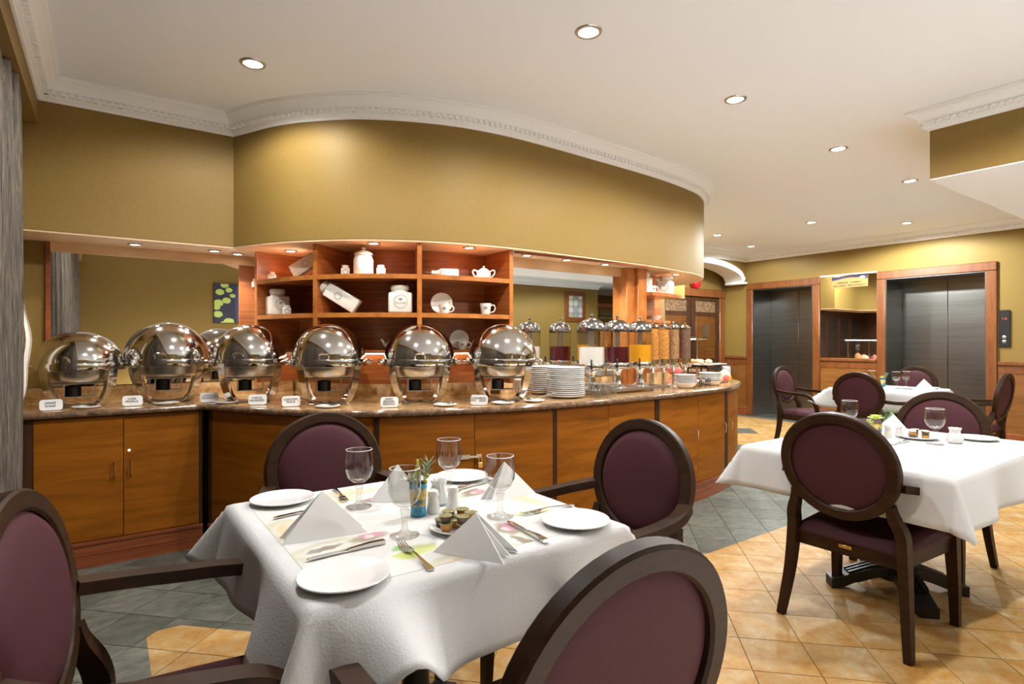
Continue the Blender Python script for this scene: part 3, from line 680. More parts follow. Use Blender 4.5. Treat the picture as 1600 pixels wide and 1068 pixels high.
# display shelf unit
ds = thing('display_shelf', 'curved cherry wood display shelf with three bays over the chafing dishes', 'shelf', (0, 0, 0))
panel(MB(), SH, 0.0, SH.L, 0.33, 0.358, CT + 0.001, SOF - 0.014).build('back_panel', 'cherry', ds)
PS = (0.0, 0.64, 1.345, SH.L - 0.03)
for k, s_ in enumerate(PS):
    mb = MB(); panel(mb, SH, s_, s_ + 0.028, 0.0, 0.33, 1.22 if k in (1, 2) else CT + 0.1, SOF - 0.0125); mb.build('upright', 'cherry', ds)
    panel(MB(), SH, s_ - 0.001, s_ + 0.029, -0.006, 0.001, 1.22 if k in (1, 2) else CT + 0.1, SOF - 0.0125).build('front_lipping', 'cherry_edge', ds)
for z in (1.742, 1.49):
    for k in range(3):
        panel(MB(), SH, PS[k] + 0.028, PS[k + 1], 0.004, 0.33, z - 0.028, z).build('shelf_board', 'cherry', ds)
        panel(MB(), SH, PS[k] + 0.028, PS[k + 1], -0.004, 0.005, z - 0.029, z + 0.001).build('front_lipping', 'cherry_edge', ds)
panel(MB(), SH, 0.03, SH.L - 0.03, 0.21, 0.33, 1.222, 1.245).build('shelf_board', 'cherry_edge', ds)
sl = panel(MB(), SH, 0.05, SH.L - 0.06, 0.28, 0.30, 1.214, 1.2215).build('strip_lamp', 'strip_glow', None); tag(sl, 'slim strip lamp under the low display shelf', 'lamp')
ps = thing('wooden_post', 'cherry wood post between the mirror and the right shelf', 'post', (0, 0, 0))
MB().rbox(3.69, 3.80, 3.47, 3.578, CT + 0.0005, SOF - 0.0125, 0.004, 1).build('inner_post', 'cherry_edge', ps)
MB().rbox(3.802, 3.918, 3.44, 3.578, CT + 0.0005, SOF - 0.0125, 0.004, 1).build('outer_post', 'cherry_edge', ps)
rs = thing('display_shelf', 'small curved cherry wood shelf above the cereal dispensers', 'shelf', (0, 0, 0))
panel(MB(), RS, 0.003, RS.L, 0.30, 0.33, CT + 0.0005, SOF - 0.0125).build('back_panel', 'cherry', rs)
panel(MB(), RS, 0.003, RS.L - 0.18, 0.03, 0.30, 1.714, 1.742).build('shelf_board', 'cherry_edge', rs)
panel(MB(), RS, 0.003, RS.L - 0.1, 0.17, 0.30, 1.48, 1.505).build('shelf_board', 'cherry_edge', rs)

# dark panelling on the far side of the core
fp = struct(MB().box(4.782, 4.80, 3.98, 5.86, CT + 0.002, SOF - 0.014).build('trim_5', 'stile_wood', flat=True), 'dark wooden panelling on the far side of the buffet')
MB().box(4.80, 6.98, 5.845, 5.865, CT + 0.002, SOF - 0.014).build('return_panel', 'stile_wood', fp, flat=True)
for k in range(4): MB().box(5.0 + 0.5 * k, 5.36 + 0.5 * k, 5.838, 5.846, CT + 0.1, SOF - 0.1).build('mirror_tile', 'elevator_steel', fp, flat=True)
# curtains
def drape(mb, x0, amp, ya, yb, z0, z1, waves, th=0.012, fl=0.0):
    def fn(u, v):
        y = ya + (yb - ya) * u; z = z0 + (z1 - z0) * v
        k = 1.0 + fl * math.sin(v * PI * 1.1)
        return (x0 + amp * k * math.sin(u * waves * 2 * PI) + amp * 0.35 * math.sin(u * waves * 5.1 + v * 2), y + 0.012 * math.sin(v * 9 + u * 40), z)
    mb.grid(fn, int(waves * 12), 14); return mb
cu = thing('curtain', 'heavy grey brown woven curtain on the left wall', 'curtain', (0, 0, 0))
drape(MB(), -0.40, 0.045, -1.15, 3.96, 0.02, 2.62, 36, fl=0.4).build('drape', 'curtain', cu, ang=80)
mb = MB()
for i in range(10):
    y = 3.3 + i * 0.06; mb.tube([(-0.44, y - 0.1, 2.36), (-0.39, y, 2.45), (-0.40, y + 0.1, 2.56)], [0.03, 0.035, 0.02], 8)
mb.build('gathered_heading', 'curtain', cu)
sh_ = MB()
sh_.grid(lambda u, v: (-0.40 + 0.05 * u * math.sin(PI * min(1, v * 1.25)) ** 0.8 + 0.006 * math.sin(v * 17), 4.16 + 0.02 * math.sin(u * 9), 0.93 + (1.78 - 0.93) * v), 8, 20)
tag(sh_.build('sheer_curtain', 'sheer', ang=80), 'thin white sheer curtain bulging beside the left chafing dish', 'curtain')

# pictures on the wall behind the camera (seen in the mirrors)
LG = (0.48, 0.62, 0.14); DK = (0.03, 0.03, 0.06)
bl = [(-0.32, 0, 0.42, 0.9, 0, (0.055, 0.075, 0.19), 1)]
rnd = random.Random(3)
for (x, y, r_) in ((-0.27, 0.33, .07), (-0.35, .2, .075), (-.2, .24, .06), (-.24, .05, .075), (-.38, .0, .09), (-.4, -.08, .06), (-.38, -.2, .08), (-.2, -.33, .09), (-.3, -.36, .045), (-.2, -.46, .05), (-.3, -.5, .05), (-.14, .14, .05)):
    bl.append((-x - 0.02, y, r_ * 1.0, r_ * 0.75, 0, LG, 1))
for i in range(12): bl.append((-0.05 - 0.033 * i, 0.36 + rnd.uniform(-.08, .06), 0.02, 0.16, -30 + 9 * i, (0.25, 0.38, 0.06), 0.9))
bl += [(-0.2, -0.33, 0.13, 0.03, 14, (0.5, 0.22, 0.10), .9), (-0.33, -0.4, 0.08, 0.02, -20, (0.45, 0.14, 0.1), .8)]
blob_mat('lily_print', DK, bl, 0.5, 0.01, 30, 0.12)
def picture(label, cx, cz, wd_, ht, m_, frame, y):
    p = thing('wall_picture', label, 'picture', (cx, y, cz), PI)
    c = MB(); c.rbox(-wd_ / 2, wd_ / 2, -0.03, 0.0, -ht / 2, ht / 2, 0.004, 1); c.build('canvas', frame, p)
    f = MB(); f.add([(-wd_ / 2 + .01, -ht / 2 + .01, 0), (wd_ / 2 - .01, -ht / 2 + .01, 0), (wd_ / 2 - .01, ht / 2 - .01, 0), (-wd_ / 2 + .01, ht / 2 - .01, 0)], [(0, 1, 2, 3)])
    f.build('print', m_, p, (0, -0.0315, 0), (R(90), 0, 0), flat=True); return p
picture('lily pad and koi picture seen in the left mirror', 1.98, 2.0, 0.86, 0.72, 'lily_print', 'dark_gap', -2.0)
pk2 = thing('wall_picture', 'edge on lily pad picture seen beside the reflected curtain', 'picture', (XL, -1.6, 1.9), PI / 2)
MB().rbox(-0.3, 0.3, -0.05, 0.0, -0.36, 0.36, 0.004, 1).build('canvas', 'lily_print', pk2)
tiles_b = []
rnd = random.Random(11)
for i in range(3):
    for j in range(4):
        g = rnd.uniform(0.25, 0.6); tiles_b.append((-0.16 + i * 0.16, -0.27 + j * 0.18, 0.075, 0.085, 0, (g, g * rnd.uniform(.9, 1.02), g * rnd.uniform(.7, 1.05)), 1))
blob_mat('clock_print', (0.22, 0.21, 0.2), tiles_b, 0.5, 0.004, 20, 0.08)
pc = picture('wood framed patchwork clock picture seen in the right mirror', 10.07, 2.23, 0.72, 0.8, 'frame_wood', 'frame_wood', YB)
f = MB(); f.add([(-.24, -.28, 0), (.24, -.28, 0), (.24, .28, 0), (-.24, .28, 0)], [(0, 1, 2, 3)]); f.build('patchwork', 'clock_print', pc, (0, -0.034, 0), (R(90), 0, 0), flat=True)
# bar seen in the right mirror
bar = thing('bar_rack', 'dark wooden bar rack with hanging glasses seen in the right mirror', 'bar', (12.3, -4.9, 0))
MB().rbox(-1.35, 1.35, -0.35, 0.25, 2.3, 2.4, 0.01, 1).build('rack_board', 'cherry', bar)
MB().rbox(-1.35, 1.35, -0.35, 0.25, 0.0, 1.1, 0.01, 1).build('counter', 'cherry', bar)
MB().rbox(-1.35, 1.35, -0.4, -0.1, 1.55, 1.72, 0.01, 1).build('glass_shelf', 'granite_edge', bar)
MB().box(-1.35, 1.35, -0.44, -0.42, 1.1, 2.3).build('back_mirror', 'mirror', bar, flat=True)

# ================================================================ CHAIRS
def make_chair():
    c = thing('dining_chair', '', 'chair', (0, 0, 0), 0, 'oval back dining chairs')
    bx = lambda z: -0.255 - 0.16 * (z - 0.5)
    CZ, HW, HH, BW, TH = 0.755, 0.25, 0.24, 0.047, 0.04
    mb = MB(); N = 56; vs = []; fs = []
    tilt = Vector((-0.16, 0, 1)).normalized(); nrm = Vector((1, 0, 0.16)).normalized()
    def P(a, rw, dx): 
        y = (HW - rw) * math.cos(a); e = (HH - rw) * math.sin(a)
        return Vector((bx(CZ), 0, CZ)) + tilt * e + Vector((0, y, 0)) + nrm * dx
    sec = [(0, -TH / 2 + .006), (0.006, -TH / 2), (BW - .006, -TH / 2), (BW, -TH / 2 + .006), (BW, TH / 2 - .006), (BW - .006, TH / 2), (0.006, TH / 2), (0, TH / 2 - .006)]
    for i in range(N):
        for (rw, dx) in sec: vs.append(tuple(P(2 * PI * i / N, rw, dx)))
    for i in range(N):
        for j in range(8): fs.append((i * 8 + j, ((i + 1) % N) * 8 + j, ((i + 1) % N) * 8 + (j + 1) % 8, i * 8 + (j + 1) % 8))
    mb.add(vs, fs).build('back_frame', 'chair_wood', c, ang=35)
    for nm, base, bul in (('front_pad', 0.004, 0.034), ('rear_pad', -0.002, -0.012)):
        mb = MB()
        def fn(u, v, base=base, bul=bul):
            rr = v; a = 2 * PI * u; k = math.sqrt(max(0, 1 - rr ** 3))
            return tuple(Vector((bx(CZ), 0, CZ)) + tilt * ((HH - BW + .003) * rr * math.sin(a)) + Vector((0, (HW - BW + .003) * rr * math.cos(a), 0)) + nrm * (base + bul * k))
        mb.grid(fn, 40, 10, True).build(nm, 'plum', c, ang=60)
    for s_ in (-1, 1):
        path = spline([(-0.275, s_ * 0.268, 0.0), (-0.235, s_ * 0.245, 0.22), (-0.222, s_ * 0.232, 0.42), (-0.232, s_ * 0.228, 0.50), (-0.255, s_ * 0.205, 0.57), (-0.268, s_ * 0.198, 0.62)], 5)
        n = len(path); MB().bar(path, (1, 0, 0), [0.036 + 0.02 * math.sin(PI * min(1, i / n * 1.2)) for i in range(n)], [0.03 + 0.012 * math.sin(PI * i / n) for i in range(n)]).build('rear_leg', 'chair_wood', c)
        MB().bar([(0.262, s_ * 0.262, 0.0), (0.258, s_ * 0.258, 0.2), (0.25, s_ * 0.25, 0.42)], (1, 0, 0), [0.034, 0.042, 0.055], [0.034, 0.042, 0.052]).build('front_leg', 'chair_wood', c)
        arm = spline([(0.25, s_ * 0.252, 0.40), (0.245, s_ * 0.268, 0.50), (0.215, s_ * 0.285, 0.60), (0.155, s_ * 0.293, 0.658), (0.06, s_ * 0.297, 0.672), (-0.06, s_ * 0.294, 0.676), (-0.17, s_ * 0.278, 0.685), (-0.272, s_ * 0.236, 0.70)], 5)
        MB().bar(arm, (0, 1, 0), [0.045] * 16 + [0.05] * (len(arm) - 16), 0.032).build('arm_rest', 'chair_wood', c)
    poly = [(-0.225, -0.225), (0.27, -0.262), (0.27, 0.262), (-0.225, 0.225)]
    MB().prism([(-0.222, -0.222), (0.262, -0.255), (0.262, 0.255), (-0.222, 0.222)], 0.345, 0.408).build('seat_rail', 'chair_wood', c, flat=True)
    mb = MB()
    def seat(u, v):
        X = -0.228 + 0.505 * u; hw = 0.218 + 0.045 * u; Y = -hw + 2 * hw * v
        e = min(u, 1 - u) * 0.505; f = min(v, 1 - v) * 2 * hw; k = min(1, min(e, f) / 0.05); k = math.sqrt(1 - (1 - k) ** 2)
        return (X, Y, 0.415 + 0.045 * k + 0.02 * math.sin(PI * u) * math.sin(PI * v))
    mb.grid(seat, 26, 26)
    mb.prism([(-0.228, -0.218), (0.277, -0.263), (0.277, 0.263), (-0.228, 0.218)], 0.404, 0.4152)
    mb.build('seat_cushion', 'plum', c, ang=60)
    MB().rbox(-0.2275, -0.2215, -0.028, 0.028, 0.375, 0.392, 0.002, 1).build('name_plate', 'brass', c)
    return c
chair0 = make_chair()
CH = [((0.77, 2.18), -90, 'purple oval back armchair behind the near table, facing the camera, left of the goblets'),
      ((1.43, 1.55), 180, 'purple oval back armchair at the right end of the near table'),
      ((0.665, 0.93), 90, 'large armchair in the foreground seen from behind, lower right of the near table'),
      ((0.155, 1.475), -12, 'armchair cut by the left edge of the frame, its arm reaching under the cloth'),
      ((2.915, 1.215), 0, 'oval back armchair seen from behind at the right table, standing on orange tiles'),
      ((3.90, 1.335), 180, 'oval back armchair facing the camera on the far side of the right table'),
      ((6.60, 2.72), 0, 'armchair seen from behind at the table by the elevators'),
      ((7.05, 3.62), -90, 'armchair left of the table by the elevators, seen from its side'),
      ((8.10, 2.95), 180, 'armchair against the wide elevator facing the camera'),
      ((7.25, 2.08), 90, 'armchair seen edge on beside the frame of the wide elevator')]
for i, ((x, y), a, lb) in enumerate(CH):
    o = chair0 if i == 0 else dup(chair0)
    o.location = (x, y, 0); o.rotation_euler = (0, 0, R(a)); o['label'] = lb

# ================================================================ TABLES
TZ = 0.765
def make_table(label, cx, cy_, rz=0.0, hx=0.445):
    t_ = thing('dining_table', label, 'table', (cx, cy_, 0), rz, 'square pedestal tables')
    MB().rbox(-hx, hx, -0.445, 0.445, 0.725, 0.757, 0.006, 1).build('table_top', 'chair_wood', t_)
    MB().lathe([(0.10, 0.07), (0.075, 0.12), (0.05, 0.16), (0.042, 0.25), (0.042, 0.60), (0.06, 0.66), (0.16, 0.70), (0.16, 0.724)], 16).build('column', 'black_iron', t_)
    for k in range(4):
        a = R(45 + 90 * k); mb = MB().at((0, 0, 0), (0, 0, a))
        mb.bar(spline([(0.03, 0, 0.105), (0.12, 0, 0.098), (0.22, 0, 0.062), (0.29, 0, 0.03), (0.325, 0, 0.026)], 4), (0, 1, 0), [0.13] * 3 + [0.11] * 5 + [0.09] * 5 + [0.085] * 4, 0.05)
        for q in (-0.03, 0.0, 0.03): mb.bar([(0.05, q, 0.135), (0.13, q, 0.125), (0.24, q, 0.085)], (0, 1, 0), 0.012, 0.012)
        mb.build('foot', 'black_iron', t_)
    return t_
def make_cloth(label, cx, cy_, over, seed, corner, extra=None, h=0.452, rz=0.0, N=60, hx=0.452):
    rr = random.Random(seed); ph = [rr.uniform(0, 6) for _ in range(8)]
    def fn(u, v):
        U = (u * 2 - 1) * (hx + over); V = (v * 2 - 1) * (h + over)
        a, b_ = abs(U) - hx, abs(V) - h; su = 1 if U >= 0 else -1; sv = 1 if V >= 0 else -1
        if a <= 0 and b_ <= 0: return (U, V, 0.0)
        RR = 0.018
        def drop(r, fl):
            am = PI / 2 - fl; r0 = RR * am
            if r < r0: g = r / RR; return RR * math.sin(g), RR * (1 - math.cos(g))
            return RR * math.sin(am) + (r - r0) * math.cos(am), RR * (1 - math.cos(am)) + (r - r0) * math.sin(am)
        if a > 0 and b_ > 0:
            phi = math.atan2(b_, a); r = math.hypot(a, b_) ** 0.5 * max(a, b_) ** 0.5
            fl = 0.16 + corner.get((su, sv), 0.5) * math.sin(2 * phi) ** 2
            if extra: fl += extra(su * (hx + a * math.cos(phi)), sv * (h + b_ * math.sin(phi)), su, sv, phi)
            o_, d_ = drop(r, min(fl, 1.35)); return (su * (hx + o_ * math.cos(phi)), sv * (h + o_ * math.sin(phi)), -d_)
        if a > 0: tc = V / h; r = a; k = 0 if su > 0 else 1
        else: tc = U / hx; r = b_; k = 2 if sv > 0 else 3
        e = 1 - abs(tc) ** 4
        fl = 0.16 + e * (0.13 * math.sin(tc * 4.2 + ph[k]) + 0.07 * math.sin(tc * 9 + ph[k + 4]))
        if extra: fl += extra(U, V, su if a > 0 else 0, sv if b_ > 0 else 0, None)
        fl = max(-0.05, min(fl, 1.35))
        o_, d_ = drop(r, fl)
        return (su * (hx + o_), V, -d_) if a > 0 else (U, sv * (h + o_), -d_)
    mb = MB(); mb.grid(fn, N, N)
    o = mb.build('tablecloth', 'tablecloth', None, (cx, cy_, TZ), (0, 0, rz), ang=80)
    sm = o.modifiers.new('thick', 'SOLIDIFY'); sm.thickness = 0.0025; sm.offset = -1
    return tag(o, label, 'tablecloth', 'white tablecloths')
LX, LY = 0.785, 1.625; RX, RY = 3.38, 1.275; FX, FY = 7.35, 2.85
make_table('pedestal table in the foreground under a white patterned cloth', LX, LY)
def exL(U, V, su, sv, phi):
    g = 0.0
    if sv == -1: g += 1.0 * math.exp(-((U + 0.30) / 0.12) ** 2) * (1 if phi is None else math.sin(phi))
    if su == -1: g += 0.10 * math.exp(-((V + 0.35) / 0.15) ** 2)
    return g
make_cloth('white damask cloth on the foreground table, corner lifted on a chair arm', LX, LY, 0.215, 5, {(-1, -1): 0.45, (-1, 1): 0.55, (1, 1): 0.4, (1, -1): 0.4}, exL)
make_table('pedestal table with black iron foot at the right', RX, RY, 0.0, 0.652)
make_cloth('white cloth with one corner hanging in a point on the right table', RX, RY, 0.22, 9, {(-1, -1): 0.35, (-1, 1): 0.42, (1, 1): 0.5, (1, -1): 0.6}, hx=0.66)
make_table('far pedestal table in front of the elevators', FX, FY)
make_cloth('white cloth on the far table in front of the elevators', FX, FY, 0.24, 4, {(-1, -1): 0.5, (-1, 1): 0.8, (1, 1): 0.5, (1, -1): 0.5}, N=40)

# printed topper on the foreground table
OLV = (0.36, 0.34, 0.07); CRM = (0.575, 0.57, 0.55); TAN = (0.62, 0.42, 0.20); PNK = (0.50, 0.22, 0.28); LIM = (0.42, 0.47, 0.08); GRY = (0.28, 0.25, 0.22); BRN = (0.20, 0.16, 0.10); PAL = (0.60, 0.56, 0.28)
def rel(x, y): return x - LX, y - LY
B = []
def spot(x, y, rx, ry, a, c, s=1.0): q = rel(x, y); B.append((q[0], q[1], rx, ry, a, c, s))
for (x, y, a) in ((0.415, 1.70, 80), (0.70, 1.205, 10), (1.17, 1.555, 100), (0.70, 1.98, 0)):
    spot(x, y, 0.125, 0.065, a, OLV, 1); spot(x, y, 0.112, 0.054, a, CRM); spot(x, y, 0.085, 0.035, a, TAN, .85); spot(x + .01, y + .008, 0.05, 0.012, a, CRM, .6)
for (x, y, a) in ((0.46, 1.48, 12), (0.915, 1.235, 100), (1.06, 1.75, 20)):
    spot(x, y, 0.14, 0.062, a, OLV, .85); spot(x, y, 0.125, 0.052, a, CRM, .95); spot(x, y, 0.07, 0.02, a, BRN, .9)
for (x, y, a) in ((0.585, 1.50, 10), (0.745, 1.845, 0), (1.06, 1.72, 20), (0.93, 1.34, 80)): spot(x, y, 0.075, 0.035, a, BRN, .8); spot(x + .01, y + .01, 0.05, 0.024, a, PNK, .9); spot(x, y + .005, 0.025, 0.014, a, CRM, .7)
spot(0.428, 1.478, 0.022, 0.016, 0, GRY); spot(0.90, 1.20, 0.016, 0.022, 0, GRY, .8)
spot(0.665, 1.335, 0.055, 0.042, 20, LIM, .75); spot(0.615, 1.315, 0.048, 0.036, 0, LIM, .9); spot(0.61, 1.375, 0.026, 0.016, 40, (0.2, 0.5, 0.1), .8)
spot(1.09, 1.42, 0.09, 0.028, -10, LIM, .7); spot(0.63, 1.9, 0.09, 0.03, 10, PAL, .9); spot(0.8, 1.33, 0.09, 0.05, 30, (0.72, 0.76, 0.74), .6)
blob_mat('topper_print', CRM, B, 0.75, 0.016, 30, 0.55)
tp = MB(); tp.box(-0.41, 0.41, -0.41, 0.41, 0.0003, 0.0007)
tag(tp.build('table_topper', 'topper_print', None, (LX, LY, TZ), flat=True), 'cream table topper printed with pears and flowers on the foreground table', 'table topper')

# ---------------------------------------------------------------- tableware
TT = TZ + 0.0012
def plate_mesh(r, h=0.014, n=40): return MB().lathe([(0.0, 0.003), (r * 0.55, 0.003), (r * 0.6, 0.0), (r * 0.68, 0.002), (r * 0.97, h * 0.85), (r, h), (r * 0.985, h + 0.002), (r * 0.7, h * 0.55), (r * 0.62, h * 0.4), (0.0, h * 0.38)], n)
plate0 = None
def plate(label, x, y, z, r=0.102, group='side plates', cat='plate', name='side_plate', h=0.014, m_='porcelain'):
    o = plate_mesh(r, h).build(name, m_, None, (x, y, z)); return tag(o, label, cat, group)
def goblet(label, x, y, z, sc=1.0, group='water goblets'):
    t_ = thing('goblet', label, 'glass', (x, y, z), 0, group)
    b = 0.078; sc *= 1.18
    MB().lathe([(0.0, 0.0), (0.034 * sc, 0.0), (0.035 * sc, 0.003), (0.015 * sc, 0.009), (0.008 * sc, 0.018), (0.0065 * sc, 0.04), (0.009 * sc, 0.06), (0.012 * sc, 0.072), (0.0, 0.0745)], 28).build('stem', 'glass', t_)
    MB().lathe([(0.0, b), (0.016 * sc, b + 0.004), (0.03 * sc, b + 0.018), (0.038 * sc, b + 0.042), (0.039 * sc, b + 0.06), (0.0355 * sc, b + 0.108), (0.0345 * sc, b + 0.109), (0.038 * sc, b + 0.06), (0.037 * sc, b + 0.042), (0.029 * sc, b + 0.02), (0.0, b + 0.006)], 32).build('bowl', 'glass', t_)
    MB().lathe([(0.0357 * sc, b + 0.1075), (0.0358 * sc, b + 0.1092), (0.0344 * sc, b + 0.1095), (0.0343 * sc, b + 0.108)], 32, False).build('rim', 'rim_glint', t_)  # pale opaque ring, a highlight painted along the glass edge
    return t_
def napkin(label, x, y, z, rz, wd_=0.2, ht=0.105, dp=0.07, lean=0.02):
    t_ = thing('napkin', label, 'napkin', (x, y, z), rz, 'folded paper napkins')
    w2 = wd_ / 2; th = 0.002
    for k, (nm, y0, yy) in enumerate((('front_fold', -dp / 2, lean), ('rear_fold', dp / 2, lean + 0.004), ('inner_fold', 0.012, lean + 0.002))):
        a = 1.0 if k < 2 else 0.92
        mb = MB(); fr = [(-w2 * a, y0, 0.0), (w2 * a, y0, 0.0), (0.0, yy, ht * a)]
        nrm = Vector((0, 0, 1)).cross(Vector((1, 0, 0))); off = Vector((0, th if y0 < yy else -th, 0))
        mid = (0, y0 * 0.55 + yy * 0.45 - 0.010, ht * 0.42)
        vs = [Vector(p) for p in fr] + [Vector(mid)]; vs = vs + [v + off for v in vs]
        mb.add([tuple(v) for v in vs], [(0, 1, 3), (1, 2, 3), (2, 0, 3), (5, 4, 7), (6, 5, 7), (4, 6, 7), (0, 4, 5, 1), (1, 5, 6, 2), (2, 6, 4, 0)]).build(nm, 'napkin', t_, ang=60)
    return t_
def knife(label, x0, y0, x1, y1, z, group='table knives'):
    """blade tip at (x1, y1)"""
    L = 0.205; t_ = thing('table_knife', label, 'knife', ((x0 + x1) / 2, (y0 + y1) / 2, z), math.atan2(y1 - y0, x1 - x0), group)
    MB().bar([(-0.1, 0, 0.006), (-0.06, 0, 0.0075), (0.0, 0, 0.0055)], (0, 1, 0), [0.016, 0.014, 0.009], [0.010, 0.009, 0.006]).build('handle', 'steel', t_)
    mb = MB(); pts = [(0.0, -0.005), (0.02, -0.009), (0.085, -0.010), (0.103, -0.003), (0.105, 0.003), (0.09, 0.006), (0.0, 0.005)]
    mb.prism(pts, 0.0042, 0.0062); mb.build('blade', 'chrome', t_, flat=True); return t_
def fork(label, x0, y0, x1, y1, z, group='table forks'):
    """tines toward (x1, y1)"""
    t_ = thing('table_fork', label, 'fork', ((x0 + x1) / 2, (y0 + y1) / 2, z), math.atan2(y1 - y0, x1 - x0), group)
    MB().bar(spline([(-0.1, 0, 0.003), (-0.06, 0, 0.006), (0.0, 0, 0.010), (0.035, 0, 0.006)], 4), (0, 1, 0), [0.016, 0.016, 0.015, 0.013, 0.011, 0.009, 0.007, 0.006, 0.0055, 0.006, 0.008, 0.012, 0.018], 0.003).build('handle', 'steel', t_)
    mb = MB(); mb.rbox(0.033, 0.052, -0.012, 0.012, 0.0035, 0.0065, 0.001, 1)
    for k in range(4): mb.bar([(0.05, -0.0105 + 0.007 * k, 0.0045), (0.08, -0.0105 + 0.007 * k, 0.003), (0.1, -0.010 + 0.0067 * k, 0.008)], (0, 1, 0), [0.004, 0.0035, 0.002], 0.002)
    mb.build('tines', 'chrome', t_); return t_
def shaker(label, x, y, z):
    t_ = thing('shaker', label, 'shaker', (x, y, z), 0, 'white salt and pepper shakers')
    MB().lathe([(0.0, 0.0), (0.021, 0.0), (0.022, 0.006), (0.018, 0.03), (0.0145, 0.048), (0.016, 0.054)], 24).build('body', 'porcelain', t_)
    MB().lathe([(0.0185, 0.054), (0.0185, 0.058), (0.015, 0.068), (0.007, 0.073), (0.0, 0.074)], 24).build('dome_top', 'porcelain', t_); return t_
def creamer(label, x, y, z, s_=1.0):
    t_ = thing('toothpick_pot', label, 'pot', (x, y, z), 0, 'fluted white pots')
    mb = MB(); pr = [(0.022, 0.0), (0.032, 0.008), (0.031, 0.022), (0.022, 0.045), (0.019, 0.055), (0.025, 0.07), (0.022, 0.069), (0.016, 0.055)]
    def fn(u, v):
        k = v * (len(pr) - 1); i = min(int(k), len(pr) - 2); f = k - i; r_ = pr[i][0] * (1 - f) + pr[i + 1][0] * f; z_ = pr[i][1] * (1 - f) + pr[i + 1][1] * f
        a = 2 * PI * u; r_ *= 1 + 0.05 * math.cos(10 * a); return (r_ * s_ * math.cos(a), r_ * s_ * math.sin(a), z_ * s_ + (0.003 * math.cos(8 * a) if v > .75 else 0))
    mb.grid(fn, 40, 21, True).build('body', 'porcelain', t_, ang=50)
    MB().lathe([(0.0, 0.001), (0.022 * s_, 0.0)], 20, False).build('base', 'porcelain', t_); return t_
def jam_pot(label, x, y, z, m_):
    t_ = thing('jam_pot', label, 'jam pot', (x, y, z), random.uniform(0, 6), 'foil lidded jam pots')
    MB().lathe([(0.0, 0.0), (0.0145, 0.0), (0.0175, 0.014), (0.0178, 0.017)], 18).build('cup', m_, t_)
    MB().lathe([(0.0195, 0.0172), (0.0198, 0.0185), (0.0, 0.0192)], 18).build('foil_lid', 'pot_print', t_); return t_
def vase(label, x, y, z, style, s_=1.0):
    t_ = thing('flower_vase', label, 'vase', (x, y, z), 0)
    if style == 'blue':
        MB().lathe([(0.0, 0.0), (0.024, 0.0), (0.025, 0.004), (0.024, 0.014), (0.0225, 0.03)], 24).build('base', 'blue_glass', t_)
        MB().lathe([(0.0225, 0.03), (0.025, 0.05), (0.027, 0.085)], 24, False).build('gilded_body', 'vase_gold', t_)
        MB().lathe([(0.027, 0.085), (0.0275, 0.1), (0.0265, 0.1), (0.0255, 0.084)], 24, False).build('rim', 'blue_glass', t_)
    else:
        MB().lathe([(0.0, 0.0), (0.024 * s_, 0.0), (0.0265 * s_, 0.075 * s_), (0.025 * s_, 0.075 * s_), (0.023 * s_, 0.02 * s_)], 24).build('gilded_body', 'vase_gold', t_)
    return t_
def sprig(par, x, y, z, n, L, m_, seed, up=0.6, nm='sprig', lean=(0, 0), wd_=0.0028):
    rr = random.Random(seed); mb = MB(); ax = Vector((lean[0], lean[1], 1)).normalized()
    base = Vector((x, y, z)); mb.tube([base, base + ax * L], 0.0013, 5)
    for i in range(n):
        f = 0.35 + 0.65 * i / n; a = i * 2.4; p = base + ax * L * f
        d = Vector((math.cos(a), math.sin(a), up)).normalized() * L * rr.uniform(.35, .5)
        mb.bar([p, p + d * 0.5, p + d], (-math.sin(a), math.cos(a), 0), [wd_, wd_ * 1.1, wd_ * 0.2], 0.0008)
    return mb.build(nm, m_, par)
def bloom(par, x, y, z, r, n, m_, nm='flower', rows=3, cup=0.6):
    mb = MB()
    for k in range(rows):
        for i in range(n):
            a = 2 * PI * (i + 0.5 * k) / n; el = R(15 + (cup * 70) * k / max(1, rows - 1)); rr = r * (1 - 0.18 * k)
            d = Vector((math.cos(a) * math.cos(el), math.sin(a) * math.cos(el), math.sin(el)))
            c = Vector((x, y, z)); mb.bar([c, c + d * rr * 0.6, c + d * rr], (-math.sin(a), math.cos(a), 0), [r * 0.12, r * 0.34, r * 0.10], 0.0012)
    return mb.build(nm, m_, par)

# foreground table
for (x, y, lb) in ((0.478, 2.0, 'white side plate at the far left corner of the foreground table'), (0.433, 1.262, 'white side plate nearest the camera on the foreground table'),
                   (1.125, 1.262, 'white side plate at the right corner of the foreground table'), (1.13, 1.93, 'white side plate at the back of the foreground table')): plate(lb, x, y, TT)
for (x, y, lb) in ((0.664, 1.79, 'goblet in front of the far left chair on the foreground table'), (0.668, 1.452, 'goblet in front of the blue flower vase'),
                   (0.995, 1.79, 'goblet behind the salt and pepper on the foreground table'), (0.978, 1.44, 'goblet right of the jam pots on the foreground table')): goblet(lb, x, y, TT)
napkin('folded napkin tent at the left of the foreground table', 0.488, 1.585, TT, R(-8), 0.225, 0.115, 0.06, 0.03)
napkin('folded napkin tent nearest the camera beside the jam pots', 0.765, 1.235, TT, R(-60), 0.20, 0.10, 0.09, 0.0)
napkin('folded napkin tent standing behind the blue vase', 0.80, 1.80, TT, R(-30), 0.17, 0.115, 0.06)
napkin('folded napkin tent at the right edge of the foreground table', 1.135, 1.62, TT, R(5), 0.20, 0.115, 0.06)
knife('knife in front of the nearest side plate', 0.605, 1.428, 0.392, 1.418, TT); fork('fork pointing at the goblet before the vase', 0.616, 1.185, 0.63, 1.40, TT)
